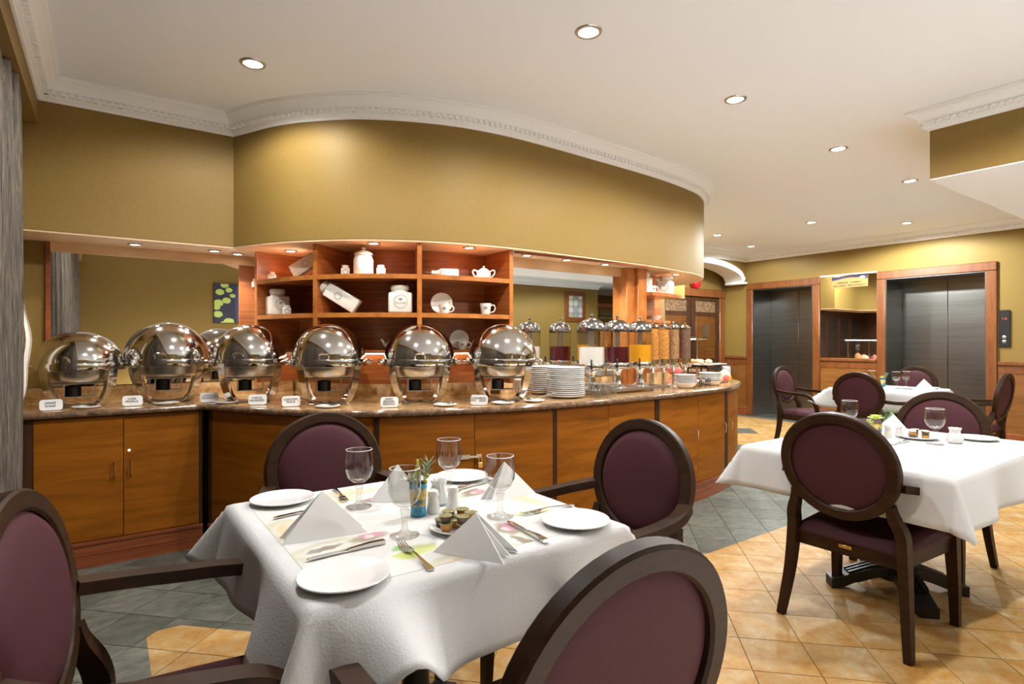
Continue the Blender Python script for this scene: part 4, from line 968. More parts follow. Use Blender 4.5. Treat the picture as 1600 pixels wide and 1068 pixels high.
knife('knife lying by the right goblet of the foreground table', 0.948, 1.17, 0.964, 1.39, TT); fork('fork behind the right side plate', 1.225, 1.40, 1.05, 1.412, TT)
knife('knife behind the left napkin tent', 0.605, 1.848, 0.411, 1.812, TT); fork('fork left of the far left goblet', 0.672, 2.06, 0.645, 1.86, TT)
knife('knife before the back side plate', 1.02, 1.785, 1.2, 1.825, TT); fork('fork at the back edge of the foreground table', 0.95, 2.03, 0.90, 1.84, TT)
shaker('left white shaker beside the blue vase', 0.832, 1.598, TT); shaker('right white shaker on the foreground table', 0.906, 1.604, TT)
creamer('fluted white pot behind the shakers', 0.892, 1.675, TT, 1.15)
v = vase('blue and gold glass vase with flowers on the foreground table', 0.781, 1.60, TT, 'blue')
sprig(v, 0.008, 0, 0.07, 34, 0.095, 'leaf_blue', 1, 0.7, lean=(0.25, -0.1)); sprig(v, -0.006, 0.006, 0.07, 16, 0.06, 'leaf', 2, 0.5, lean=(-0.15, 0.1))
bloom(v, -0.022, 0.01, 0.105, 0.034, 7, 'petal_white', 'white_flower', 3, 1.0)
mb = MB().at((0.0, 0.004, 0.10)); mb.lathe([(0.0015, -0.02), (0.003, 0.0), (0.009, 0.02), (0.0095, 0.035), (0.004, 0.055), (0.0035, 0.07), (0.0, 0.072)], 12); mb.build('lily_bud', 'bud_yellow', v)
mb = MB(); mb.ball((0.018, -0.012, 0.105), 0.008, 10); mb.ball((0.03, -0.004, 0.118), 0.007, 10); mb.build('yellow_berries', 'bud_yellow', v)
JX, JY = 0.816, 1.412
plate('small white plate under the jam pots on the foreground table', JX, JY, TT, 0.085)
jams = [(-.042, -.004), (-.006, -.038), (.0, .008), (.04, .012), (.036, -.032), (-.035, .038), (.012, .05)]
wr = ['front left', 'front', 'middle', 'right', 'front right', 'rear left', 'rear']
for (dx, dy), n_ in zip(jams, wr): jam_pot('bottom layer jam pot at the %s of the foreground plate' % n_, JX + dx, JY + dy, TT + 0.0085, random.choice(['jam_brown', 'jam_amber']))
for (dx, dy), n_, m_ in zip([(-.04, .004), (-.004, -.03), (.03, .03), (-.012, .036), (.034, -.012)], ['left', 'front', 'rear right', 'rear', 'right'], ['jam_brown', 'jam_brown', 'jam_amber', 'jam_brown', 'jam_amber']):
    jam_pot('top layer jam pot at the %s of the foreground plate' % n_, JX + dx, JY + dy, TT + 0.0285, m_)
# right table
goblet('goblet in front of the right table\'s jam plate', 3.525, 1.147, TZ + 0.0005); goblet('goblet at the back left of the right table', 3.60, 1.60, TZ + 0.0005)
plate('white plate under the jam pots on the right table', 3.66, 1.27, TZ + 0.0005, 0.10); plate('white side plate at the right edge of the right table', 3.88, 1.07, TZ + 0.0005, 0.10)
plate('white side plate hidden behind the near chair on the right table', 3.1, 1.5, TZ + 0.0005, 0.10)
for i, (dx, dy) in enumerate(((-.045, .01), (-.01, -.04), (0, .03), (.035, -.02), (.045, .03))):
    for k in range(2): jam_pot('%s jam pot %s on the right table' % (['bottom', 'top'][k], ['at the left', 'at the front', 'in the middle', 'at the right', 'at the back'][i]), 3.66 + dx, 1.27 + dy, TZ + 0.0078 + 0.0195 * k, ['jam_brown', 'jam_amber', 'jam_brown'][(i + k) % 3])
shaker('left white shaker on the right table', 3.57, 1.385, TZ + 0.0005); shaker('white shaker before the napkin on the right table', 3.635, 1.355, TZ + 0.0005)
creamer('fluted white pot right of the goblet on the right table', 3.655, 1.10, TZ + 0.0005, 1.15); creamer('fluted white pot behind the near chair on the right table', 3.40, 1.47, TZ + 0.0005, 1.1)
napkin('folded napkin tent on the right table', 3.76, 1.43, TZ + 0.0005, R(-50), 0.17, 0.12, 0.06)
knife('knife on the right table', 3.50, 1.262, 3.31, 1.268, TZ + 0.0005)
v = vase('gold glass vase with a lime flower on the right table', 3.50, 1.415, TZ + 0.0005, 'gold', 1.05)
bloom(v, -0.008, 0, 0.105, 0.042, 14, 'petal_lime', 'lime_flower', 4, 1.0); sprig(v, -0.02, 0.01, 0.06, 14, 0.05, 'petal_lime', 4, .3, 'leaf_sprig', (-.5, .2), 0.009)
sprig(v, 0.01, 0, 0.06, 40, 0.12, 'leaf', 5, 0.9, 'fern_sprig', (0.75, -0.75), 0.002)
# far table
T0 = TZ + 0.0005
goblet('left goblet on the far table', 7.52, 2.83, T0, 1.0); goblet('right goblet on the far table', 7.72, 2.80, T0, 1.0); goblet('goblet at the back of the far table', 7.60, 3.12, T0, 1.0)
plate('white side plate left on the far table', 7.05, 3.15, T0, 0.10); plate('white plate in the middle of the far table', 7.42, 2.72, T0, 0.10); plate('white side plate at the right of the far table', 7.68, 2.55, T0, 0.10)
napkin('folded napkin tent on the far table', 7.45, 2.52, T0, R(-50), 0.2, 0.12, 0.06)
v = vase('small vase with a yellow flower on the far table', 7.50, 2.96, T0, 'blue'); bloom(v, -0.012, 0.008, 0.11, 0.03, 8, 'petal_lime', 'yellow_flower', 3, 1.0); sprig(v, 0.008, 0, 0.07, 26, 0.1, 'leaf_blue', 8, .7, 'sprig', (.3, -.3))

# ================================================================ ON THE BUFFET
def face(x, y): return -math.atan2(x, y)
def chafer(label, x, y, rz, Rr=0.24, hz=1.0, dz=1.0, hd=0.0):
    """roll top chafing dish; hz = height of the stand, dz = dome height"""
    t_ = thing('chafing_dish', label, 'chafing dish', (x, y, CT), rz, 'round roll top chafing dishes')
    zr = 0.235 * hz
    MB().grid(lambda u, v: (Rr * 0.955 * math.cos(v * PI / 2) * math.cos(2 * PI * u), Rr * 0.955 * math.cos(v * PI / 2) * math.sin(2 * PI * u), zr + 0.046 + Rr * dz * 0.955 * math.sin(v * PI / 2)), 56, 18, True).build('roll_top', 'steel', t_, ang=80)
    MB().lathe([(Rr * 0.93, zr), (Rr * 0.99, zr + 0.002), (Rr, zr + 0.01), (Rr, zr + 0.042), (Rr * 0.99, zr + 0.047), (Rr * 0.95, zr + 0.047)], 56, False).build('band', 'steel', t_)
    MB().lathe([(Rr * 0.93, zr + 0.001), (Rr * 0.80, zr - 0.005), (Rr * 0.77, zr - 0.05), (Rr * 0.70, zr - 0.066), (0.0, zr - 0.068)], 48, False).build('water_pan', 'steel_brushed', t_)
    for s_ in (-1, 1):
        mb = MB(); mb.tube([(s_ * Rr * 0.98, 0, zr + 0.024), (s_ * (Rr + 0.018), 0, zr + 0.024)], 0.011, 12); mb.at((s_ * (Rr + 0.018), 0, zr + 0.024), (0, R(90), 0)).lathe([(0.0, -0.012), (0.016, -0.01), (0.02, 0.0), (0.016, 0.01), (0.0, 0.012)], 16)
        mb.build('hinge_knob', 'chrome', t_)
    for k in range(4):
        a = R(45 + 90 * k); ca_, sa = math.cos(a), math.sin(a)
        path = [(ca_ * r_ * Rr, sa * r_ * Rr, z_) for r_, z_ in ((0.985, zr + 0.02), (0.985, zr - 0.01), (0.95, zr * 0.72), (0.87, zr * 0.44), (0.74, zr * 0.18), (0.62, 0.012), (0.52, 0.004))]
        MB().bar(spline(path, 4), (-sa, ca_, 0), 0.056, 0.006).build('leg', 'steel', t_)
    mb = MB()
    for a in (45, 135): c_, s_ = math.cos(R(a)), math.sin(R(a)); mb.bar([(-c_ * Rr * 0.54, -s_ * Rr * 0.54, 0.0045), (c_ * Rr * 0.54, s_ * Rr * 0.54, 0.0045)], (-s_, c_, 0), 0.034, 0.004)
    mb.build('foot_cross', 'steel_brushed', t_)
    zb = zr - 0.075
    fr = MB(); fr.rbox(-0.13, 0.13, -0.07, 0.07, zb - 0.008, zb, 0.002, 1)
    for s_ in (-1, 1): fr.box(s_ * 0.075 - 0.003, s_ * 0.075 + 0.003, -0.05, 0.05, zb - 0.085, zb)
    fr.box(-0.078, 0.078, -0.05, 0.05, zb - 0.088, zb - 0.083); fr.build('burner_cradle', 'steel_brushed', t_, flat=True)
    MB().at((-0.03, 0, zb - 0.083)).lathe([(0.0, 0.0), (0.04, 0.0), (0.04, 0.062), (0.03, 0.066), (0.012, 0.07), (0.0, 0.07)], 20).build('fuel_can', 'black_plastic', t_)
    mb = MB().at((0, 0, 0), (0, 0, hd)); mb.tube(spline([(-0.03, -Rr * 0.97, zr + 0.052), (-0.024, -Rr * 0.99, zr + 0.08), (0.024, -Rr * 0.99, zr + 0.08), (0.03, -Rr * 0.97, zr + 0.052)], 5), 0.005, 8)
    mb.build('lid_handle', 'chrome', t_); return t_
CF = [(-0.14, 4.37, 'leftmost chafing dish with the flattest lid, beside the curtain', 0.235, 0.93, 0.84), (0.33, 4.40, 'second and largest chafing dish from the left, before the mirror', 0.25, 1.0, 1.0),
      (0.769, 4.07, 'third chafing dish from the left at the inner bend', 0.235, 1.0, 1.0), (1.17, 3.69, 'fourth chafing dish, under the left bays of the display shelf', 0.24, 1.0, 1.0),
      (1.667, 3.39, 'fifth chafing dish, under the middle upright of the display shelf', 0.24, 1.0, 1.0), (2.165, 3.16, 'rightmost chafing dish, beside the plate stacks', 0.24, 1.0, 1.0)]
for i, (x, y, lb, r_, hz, dz) in enumerate(CF): chafer(lb, x, y, face(x, y) + (0.0 if i != 2 else 0.0), r_, hz, dz, R((-20, -12, -18, -8, 0, 22)[i]))

def card(label, body, x, y, turn=0.0, sz=0.017):
    sz *= 1.15
    t_ = thing('food_card', label, 'food label', (x, y, CT), face(x, y) + turn, 'white food label blocks')
    b = MB().at((0, 0, 0.031), (R(-12), 0, 0)); pts = []
    w2, h2, c = 0.052, 0.031, 0.016
    for cx, cz, a0 in ((w2 - c, h2 - c, 0), (-w2 + c, h2 - c, 90), (-w2 + c, -h2 + c, 180), (w2 - c, -h2 + c, 270)):
        for k in range(5): a = R(a0 + k * 22.5); pts.append((cx + c * math.cos(a), cz + c * math.sin(a)))
    n = len(pts); b.add([(x_, -0.011, z_) for x_, z_ in pts] + [(x_, 0.011, z_) for x_, z_ in pts], [tuple(range(n)), tuple(range(2 * n - 1, n - 1, -1))] + [(i, n + i, n + (i + 1) % n, (i + 1) % n) for i in range(n)])
    b.build('block', 'porcelain', t_, ang=50)
    text('lettering', body, sz, 'ink', t_, (-0.003, -0.0122, 0.037), (R(78), 0, 0)); return t_
card('food label block reading mixed bread, leftmost', 'mixed\nbread', -0.262, 4.16, 0.05); card('food label block in front of the second chafing dish', 'LIVER\nMASALA', 0.125, 4.17, 0.0, 0.015)
card('grey looking food label block in the inner corner of the worktop', 'CHICKEN\nSAUSAGES', 0.535, 4.13, 0.05, 0.015); card('food label block in front of the third chafing dish', 'TURKEY\nSAUSAGES', 0.76, 3.80, 0.0, 0.015)
card('food label block at the left foot of the fourth chafing dish', 'CHICKEN\nTIKKA', 0.905, 3.585, 0.12, 0.016); card('food label block at the left foot of the fifth chafing dish', 'HASH\nBROWN\nPOTATO', 1.37, 3.19, 0.0, 0.015)
card('tilted food label block before the rightmost chafing dish', 'SCRAMBLED\nEGG    EGGS', 1.875, 2.99, -0.25, 0.015)
def spoon(label, x, y, z, rz, tilt=0.12, L=0.2):
    t_ = thing('serving_spoon', label, 'spoon', (x, y, z), rz, 'serving spoons')
    MB().at((0, 0, 0), (0, -tilt, 0)).bar(spline([(0.0, 0, 0.006), (L * 0.3, 0, 0.012), (L, 0, 0.016)], 4), (0, 1, 0), [0.009] * 6 + [0.012] * 3, 0.003).build('handle', 'steel', t_)
    MB().ball((-0.03, 0, 0.009), 0.024, 14, (1.35, 0.9, 0.32)).build('bowl', 'steel', t_); return t_
SP = [(-0.10, 4.18, 'beside the leftmost label', 2.4), (0.30, 4.16, 'in front of the second chafing dish', 0.1), (0.615, 4.0, 'in the inner bend', 1.9), (1.07, 3.40, 'in front of the fourth chafing dish', 2.2), (1.68, 3.07, 'in front of the fifth chafing dish', 2.2), (2.03, 2.955, 'before the rightmost chafing dish', 2.3), (2.27, 2.95, 'left of the front plate stack', 0.05)]
for x, y, lb, a in SP:
    plate('small white spoon plate ' + lb, x, y, CT + 0.0004, 0.072, 'spoon rest plates', 'plate', 'spoon_plate', 0.012)
    spoon('steel serving spoon on the plate ' + lb, x, y, CT + 0.011, a)
# plate stacks, every plate its own thing
def stack(n, x, y, r, dz, words, name='dinner_plate', cat='plate', h=0.02, z0=0.0, seed=1, group='stacked dinner plates'):
    rr = random.Random(seed); first = None; ordn = ['bottom', 'second', 'third', 'fourth', 'fifth', 'sixth', 'seventh', 'eighth', 'ninth', 'tenth', 'eleventh', 'twelfth', 'thirteenth', 'fourteenth', 'fifteenth', 'sixteenth']
    for k in range(n):
        lb = ('top %s' % words) if k == n - 1 else ('%s%s %s' % (ordn[k], '' if k == 0 else ' from below', words))
        p = (x + rr.uniform(-.003, .003), y + rr.uniform(-.003, .003), CT + 0.0005 + z0 + k * dz)
        if first is None: first = tag(plate_mesh(r, h, 36).build(name, 'porcelain', None, p), lb, cat, group)
        else: o = first.copy(); COL.objects.link(o); o.location = p; o['label'] = lb
stack(15, 2.63, 3.05, 0.137, 0.0138, 'plate of the front dinner plate stack')
stack(14, 2.69, 3.37, 0.125, 0.0145, 'plate of the rear dinner plate stack', seed=2)
def bowl_mesh(r, h): return MB().lathe([(0.0, 0.0), (r * 0.5, 0.0), (r * 0.55, 0.004), (r * 0.8, h * 0.45), (r, h), (r * 0.96, h), (r * 0.76, h * 0.5), (r * 0.5, 0.008), (0.0, 0.006)], 32)
for k in range(7): tag(bowl_mesh(0.052, 0.035).build('small_bowl', 'cream_ceramic', None, (2.445, 3.33, CT + 0.0005 + k * 0.014)), '%s small bowl of the stack beside the rightmost chafing dish' % ['bottom', 'second', 'third', 'fourth', 'fifth', 'sixth', 'top'][k], 'bowl', 'small stacked bowls')
tb = None
TG = [(2.80, 2.94), (2.87, 2.915), (2.94, 2.90), (2.81, 3.01), (2.875, 2.985), (2.78, 2.885), (2.84, 2.86)]
for k, (x, y) in enumerate(TG):
    lb = ['tumbler touching the front plate stack', 'tumbler in the middle of the cluster by the plate stack', 'rightmost tumbler beside the drinks tray', 'rear tumbler next to the plate stack', 'rear tumbler before the milk dispenser', 'front left tumbler of the cluster', 'frontmost tumbler of the cluster'][k]
    if tb is None:
        tb = thing('tumbler', lb, 'glass', (x, y, CT + 0.0005), 0, 'juice tumblers')
        MB().lathe([(0.0, 0.0), (0.026, 0.0), (0.027, 0.004), (0.031, 0.098), (0.0295, 0.098), (0.0255, 0.014), (0.0, 0.012)], 24).build('body', 'glass', tb)
        MB().lathe([(0.0305, 0.0965), (0.0308, 0.0985), (0.0293, 0.0985)], 24, False).build('rim', 'porcelain', tb)
    else: dup(tb, (x, y, CT + 0.0005), label=lb)
# drinks tray
ty = thing('drinks_tray', 'long steel tray under the juice dispensers', 'tray', (3.30, 3.19, CT), R(2.5))
mb = MB(); mb.rbox(-0.44, 0.44, -0.165, 0.165, 0.018, 0.026, 0.003, 1)
for a in (-1, 1): mb.box(-0.44, 0.44, a * 0.16 - 0.005, a * 0.16 + 0.005, 0.02, 0.036); mb.box(a * 0.435 - 0.005, a * 0.435 + 0.005, -0.16, 0.16, 0.02, 0.036)
mb.build('pan', 'steel_brushed', ty)
for a in (-1, 1):
    for b_ in (-1, 1): MB().at((a * 0.40, b_ * 0.13, 0.0)).lathe([(0.012, 0.0), (0.012, 0.018)], 10).build('foot', 'chrome', ty)
def juice(label, x, y, m_, lvl):
    z0 = CT + 0.0265; t_ = thing('juice_dispenser', label, 'drink dispenser', (x, y, z0), face(x, y), 'juice dispensers')
    MB().lathe([(0.0, 0.0), (0.072, 0.0), (0.074, 0.01), (0.06, 0.022), (0.04, 0.032), (0.034, 0.06), (0.028, 0.10), (0.034, 0.135), (0.05, 0.15)], 28).build('pedestal', 'chrome', t_)
    MB().lathe([(0.05, 0.15), (0.098, 0.152), (0.100, 0.156), (0.100, 0.196), (0.097, 0.2)], 36, False).build('collar', 'steel', t_)
    MB().lathe([(0.0, 0.198), (0.0945, 0.198), (0.0945, lvl), (0.0, lvl)], 36).build('drink', m_, t_)
    MB().lathe([(0.097, 0.199), (0.097, 0.448), (0.0955, 0.448), (0.0955, 0.199)], 36, False).build('cylinder', 'acrylic', t_)
    MB().lathe([(0.022, lvl), (0.022, 0.446), (0.0, 0.447)], 20, False).build('ice_tube', 'steel_brushed', t_)
    MB().lathe([(0.1, 0.447), (0.1, 0.458), (0.096, 0.485), (0.08, 0.515), (0.05, 0.535), (0.012, 0.541), (0.006, 0.55), (0.008, 0.558), (0.014, 0.565), (0.012, 0.573), (0.0, 0.576)], 36, False).build('domed_lid', 'smoked_lid', t_)
    tp_ = MB(); tp_.tube([(0, -0.095, 0.175), (0, -0.14, 0.175)], 0.011, 12); tp_.tube([(0, -0.128, 0.18), (0, -0.132, 0.135)], [0.011, 0.008], 10); tp_.build('tap', 'chrome', t_)
    MB().rbox(-0.006, 0.006, -0.14, -0.124, 0.178, 0.235, 0.003, 1).build('tap_lever', 'black_plastic', t_)
    return t_
juice('milk dispenser with steel dome, left of the three', 2.985, 3.165, 'juice_white', 0.325); juice('dark red juice dispenser in the middle', 3.30, 3.205, 'juice_red', 0.325); juice('orange juice dispenser, right of the three', 3.60, 3.24, 'juice_orange', 0.34)
def cereal(label, x, y, m_, fill):
    t_ = thing('cereal_dispenser', label, 'cereal dispenser', (x, y, CT + 0.0005), face(x, y), 'cereal dispensers')
    MB().lathe([(0.0, 0.0), (0.062, 0.0), (0.06, 0.008), (0.012, 0.014), (0.01, 0.15)], 24).build('stand', 'chrome', t_)
    MB().lathe([(0.0, 0.15), (0.03, 0.155), (0.042, 0.19), (0.056, 0.2), (0.056, 0.24), (0.053, 0.242)], 28, False).build('collar', 'chrome', t_)
    MB().lathe([(0.0, 0.241), (0.0505, 0.241), (0.0505, fill), (0.0, fill + 0.008)], 28).build('cereal', m_, t_)
    MB().lathe([(0.053, 0.242), (0.053, 0.515), (0.0518, 0.515), (0.0518, 0.242)], 28, False).build('cylinder', 'acrylic', t_)
    MB().lathe([(0.056, 0.514), (0.055, 0.525), (0.03, 0.54), (0.008, 0.548), (0.007, 0.558), (0.011, 0.566), (0.0, 0.573)], 28, False).build('lid', 'steel', t_)
    mb = MB(); mb.tube([(-0.03, -0.045, 0.175), (0.03, -0.045, 0.175)], 0.012, 10); mb.ball((0.042, -0.045, 0.175), 0.016, 10); mb.tube([(0, -0.04, 0.17), (0, -0.05, 0.13)], 0.016, 10); mb.build('turn_valve', 'chrome', t_)
    return t_
for (x, y, m_, f_, lb) in ((3.80, 3.275, 'flake_corn', 0.5, 'cereal dispenser full of orange corn flakes'), (3.985, 3.315, 'flake_corn', 0.495, 'second cereal dispenser, corn flakes'), (4.17, 3.355, 'flake_bran', 0.5, 'cereal dispenser of brown bran flakes'), (4.375, 3.385, 'flake_choc', 0.51, 'rightmost cereal dispenser, dark chocolate cereal')): cereal(lb, x, y, m_, f_)
# right end of the worktop
for k in range(5): tag((bowl_mesh(0.1, 0.05) if k == 0 else bowl_mesh(0.092, 0.03)).build('cereal_bowl', 'porcelain', None, (3.985, 3.08, CT + 0.0005 + (0 if k == 0 else 0.026 + 0.015 * k))), '%s bowl of the stack right of the drinks tray' % ['bottom', 'second', 'third', 'fourth', 'top'][k], 'bowl', 'stacked cereal bowls')
for k in range(6): tag((bowl_mesh(0.1, 0.045) if k == 0 else plate_mesh(0.1 + 0.006 * (k == 5), 0.018, 32)).build('cereal_bowl' if k == 0 else 'side_plate', 'porcelain', None, (4.43, 3.15, CT + 0.0005 + (0 if k == 0 else 0.03 + 0.013 * k))), '%s dish of the stack near the rounded worktop end' % ['bottom', 'second', 'third', 'fourth', 'fifth', 'top'][k], 'bowl' if k == 0 else 'plate', 'stacked dishes by the worktop end')
bk = thing('wire_basket', 'black wire basket of jam sachets between the dish stacks', 'basket', (4.21, 3.10, CT), R(8))
mb = MB()
for z in (0.02, 0.045, 0.07): mb.tube([(-0.09, -0.05, z), (0.09, -0.05, z), (0.09, 0.05, z), (-0.09, 0.05, z), (-0.09, -0.05, z)], 0.0025, 6)
for i in range(7):
    for s_ in (-1, 1): mb.tube([(-0.09 + 0.03 * i, s_ * 0.05, 0.0 if i in (0, 3, 6) else 0.02), (-0.09 + 0.03 * i, s_ * 0.05, 0.07)], 0.0022, 6)
mb.build('wires', 'black_iron', bk)
for k in range(6):
    s_ = MB(); s_.rbox(-0.02, 0.02, -0.014, 0.014, -0.011, 0.011, 0.004, 1)
    tag(s_.build('jam_sachet', ['food_red', 'wrap_paper', 'jam_brown'][k % 3], None, (4.21 - 0.065 + 0.026 * k, 3.10 + 0.008 * math.sin(k * 3), CT + 0.047 + 0.006 * (k % 2)), (0.3 * math.sin(k), 0.2, k)), '%s jam sachet in the black wire basket' % ['leftmost', 'second', 'third', 'fourth', 'fifth', 'rightmost'][k], 'jam sachet', 'jam sachets')
pt = thing('pastry_stand', 'black stand with a flat steel pastry tray behind the dishes', 'stand', (4.80, 3.48, CT), R(12))
MB().rbox(-0.21, 0.21, -0.14, 0.14, 0.168, 0.178, 0.003, 1).build('tray', 'steel_brushed', pt)
mb = MB()
for s_ in (-1, 1): mb.tube(spline([(s_ * 0.15, -0.1, 0.0), (s_ * 0.15, -0.1, 0.12), (s_ * 0.15, -0.07, 0.15), (s_ * 0.15, 0.07, 0.15), (s_ * 0.15, 0.1, 0.12), (s_ * 0.15, 0.1, 0.0)], 4), 0.008, 8)
mb.tube([(-0.15, -0.1, 0.13), (0.15, -0.1, 0.13)], 0.012, 8); mb.box(-0.16, 0.16, -0.1, 0.1, 0.155, 0.168); mb.build('stand_frame', 'black_iron', pt)
for k, (dx, dy) in enumerate(((-.14, -.05), (-.08, -.02), (-.02, -.06), (-.12, .05), (-.04, .05))):
    tag(MB().ball((0, 0, 0.022), 0.032, 12, (1.15, 0.9, 0.72)).build('bread_roll', ['food_cream', 'food_bun'][k % 2], None, (4.80 + dx, 3.48 + dy, CT + 0.179), (0, 0, k)), '%s bread roll on the pastry tray' % ['front left', 'front middle', 'front right', 'rear left', 'rear right'][k], 'bread roll', 'bread rolls')
bg = thing('bread_bag', 'white wrapped loaf bag at the rounded worktop end', 'bag', (5.05, 3.42, CT + 0.001), R(25))
def bagf(u, v):
    a = 2 * PI * u; sq = (abs(math.cos(a)) ** 0.5 * math.copysign(1, math.cos(a)), abs(math.sin(a)) ** 0.5 * math.copysign(1, math.sin(a)))
    k = 1 + 0.05 * math.sin(7 * a + v * 5); return (0.085 * sq[0] * k, 0.06 * sq[1] * k, 0.17 * v + 0.008 * math.sin(5 * a) * v)
MB().grid(bagf, 28, 10, True).build('wrap', 'plastic_bag', bg, ang=70); MB().rbox(-0.07, 0.07, -0.045, 0.045, 0.003, 0.145, 0.015, 2).build('loaf', 'wrap_paper', bg)
MB().ball((0.125, -0.02, 0.09), 0.018, 10, (1.2, .9, .9)).build('twisted_end', 'wrap_paper', bg)
fb = thing('snack_bag', 'pink and yellow snack bag beside the loaf bag', 'bag', (4.86, 3.30, CT + 0.001), R(15))
MB().ball((0, 0, 0.06), 0.075, 16, (1.05, 0.7, 0.8)).build('contents', 'food_cream', fb)
MB().ball((0.02, -0.03, 0.045), 0.045, 12, (1.1, 0.7, 0.8)).build('yellow_print', 'juice_orange', fb); MB().ball((-0.035, -0.025, 0.05), 0.038, 12, (1.1, 0.8, 0.9)).build('pink_print', 'food_red', fb)

# ================================================================ ON THE SHELVES
def emblem(par, y, z, r, word, rx=0.0):
    mb = MB()
    for rr_ in (r, r * 0.84): mb.tube([(rr_ * math.cos(2 * PI * i / 28), y, z + rr_ * math.sin(2 * PI * i / 28)) for i in range(29)], 0.0009, 4)
    mb.ball((0, y, z + r * 0.34), r * 0.22, 8, (1.4, 0.1, 0.8))
    mb.build('emblem', 'ink_soft', par)
    if word: text('lettering', word, r * 0.46, 'ink_soft', par, (0, y - 0.0006, z - r * 0.18), (R(90), 0, 0))
def sq_jar(label, x, y, z, wd_, ht, word, rz=None, lid=True, rot=None, dp=None, name='storage_jar'):
    t_ = thing(name, label, 'jar', (x, y, z), face(x, y) if rz is None else rz, 'cream ceramic kitchen jars')
    if rot: t_.rotation_euler = rot
    dp = dp or wd_; nk = wd_ * 0.36; sh = ht * 0.74
    b = MB(); b.rbox(-wd_ / 2, wd_ / 2, -dp / 2, dp / 2, 0.0005, sh, min(0.014, wd_ * 0.12), 3); b.build('body', 'cream_ceramic', t_)
    MB().lathe([(nk * 1.05, sh - 0.004), (nk, sh + ht * 0.08), (nk * 1.12, sh + ht * 0.12), (nk * 1.14, ht * 0.95), (nk * 1.05, ht), (0, ht)], 28).build('neck_and_lid', 'cream_ceramic', t_)
    emblem(t_, -dp / 2 - 0.001, sh * 0.55, wd_ * 0.3, word); return t_
top, mid = 1.7425, 1.4905
sq_jar('small jar left of the leaning canister on the top shelf', 0.985, 4.44, top, 0.062, 0.072, '')
def lean(label, x, y, z, rz, tilt, L, wd_, flip=1):
    t_ = thing('tall_canister', label, 'canister', (x, y, z), rz, 'tall cream canisters'); a = tilt * flip
    o = Matrix.Rotation(a, 4, 'Y')
    lo = min((o @ Vector((sx * wd_ / 2, 0, zz))).z for sx in (-1, 1) for zz in (0, L)) - 0.0008
    b = MB().at((0, 0, -lo), (0, a, 0)); b.rbox(-wd_ / 2, wd_ / 2, -wd_ / 2, wd_ / 2, 0, L * 0.84, 0.008, 2); b.build('body', 'cream_ceramic', t_)
    b = MB().at((0, 0, -lo), (0, a, 0)); b.lathe([(wd_ * 0.36, L * 0.835), (wd_ * 0.36, L * 0.87), (wd_ * 0.44, L * 0.885), (wd_ * 0.44, L * 0.98), (wd_ * 0.38, L), (0, L)], 24); b.build('lid', 'cream_ceramic', t_)
    e = Matrix.Rotation(a, 4, 'Y') @ Vector((0, 0, L * 0.5)); mb = MB()
    c = Vector((e.x, -wd_ / 2 - 0.001, e.z - lo)); r_ = wd_ * 0.26
    for q in (r_, r_ * .8): mb.tube([(c.x + q * math.cos(2 * PI * i / 24), c.y, c.z + q * math.sin(2 * PI * i / 24)) for i in range(25)], 0.0008, 4)
    mb.build('emblem', 'ink_soft', t_); return t_
q = SH.off(0.31, 0.12); lean('tall canister leaning to the right in the top left bay', q[0], q[1], top, face(*q) - 0.5, R(60), 0.245, 0.095)
sq_jar('small jar left of the round lidded jar', 1.305, 3.775, top, 0.058, 0.072, '')
rj = thing('lidded_jar', 'big lidded jar with a round emblem on the top shelf', 'jar', (1.40, 3.69, top), face(1.40, 3.69) - 0.1)
b = MB().at((0, 0, 0.0005), (0, 0, R(22.5))); b.lathe([(0.0, 0.0), (0.058, 0.0), (0.068, 0.012), (0.068, 0.105), (0.06, 0.125), (0.055, 0.132), (0.066, 0.14), (0.062, 0.15), (0.04, 0.163), (0.018, 0.17), (0.012, 0.175), (0.017, 0.184), (0.012, 0.192), (0.0, 0.194)], 8)
b.build('body', 'cream_ceramic', rj, ang=50); emblem(rj, -0.0642, 0.065, 0.032, 'PASTA')
sq_jar('small jar right of the round lidded jar', 1.497, 3.625, top, 0.058, 0.07, '')
bo = thing('oil_bottle', 'white oil bottle lying on the top shelf', 'bottle', (1.86, 3.44, top), SH.ang(1.5))
MB().rbox(-0.02, 0.11, -0.028, 0.028, 0.0005, 0.056, 0.01, 2).build('body', 'cream_ceramic', bo)
b = MB().at((-0.02, 0, 0.028), (0, R(-90), 0)); b.lathe([(0.026, 0.0), (0.016, 0.012), (0.013, 0.03), (0.013, 0.055)], 20); b.build('neck', 'cream_ceramic', bo)
b = MB().at((-0.075, 0, 0.028), (0, R(-90), 0)); b.lathe([(0.011, 0.0), (0.007, 0.012), (0.005, 0.045)], 12); b.build('pourer', 'steel', bo)
emblem(bo, -0.0288, 0.028, 0.018, '')
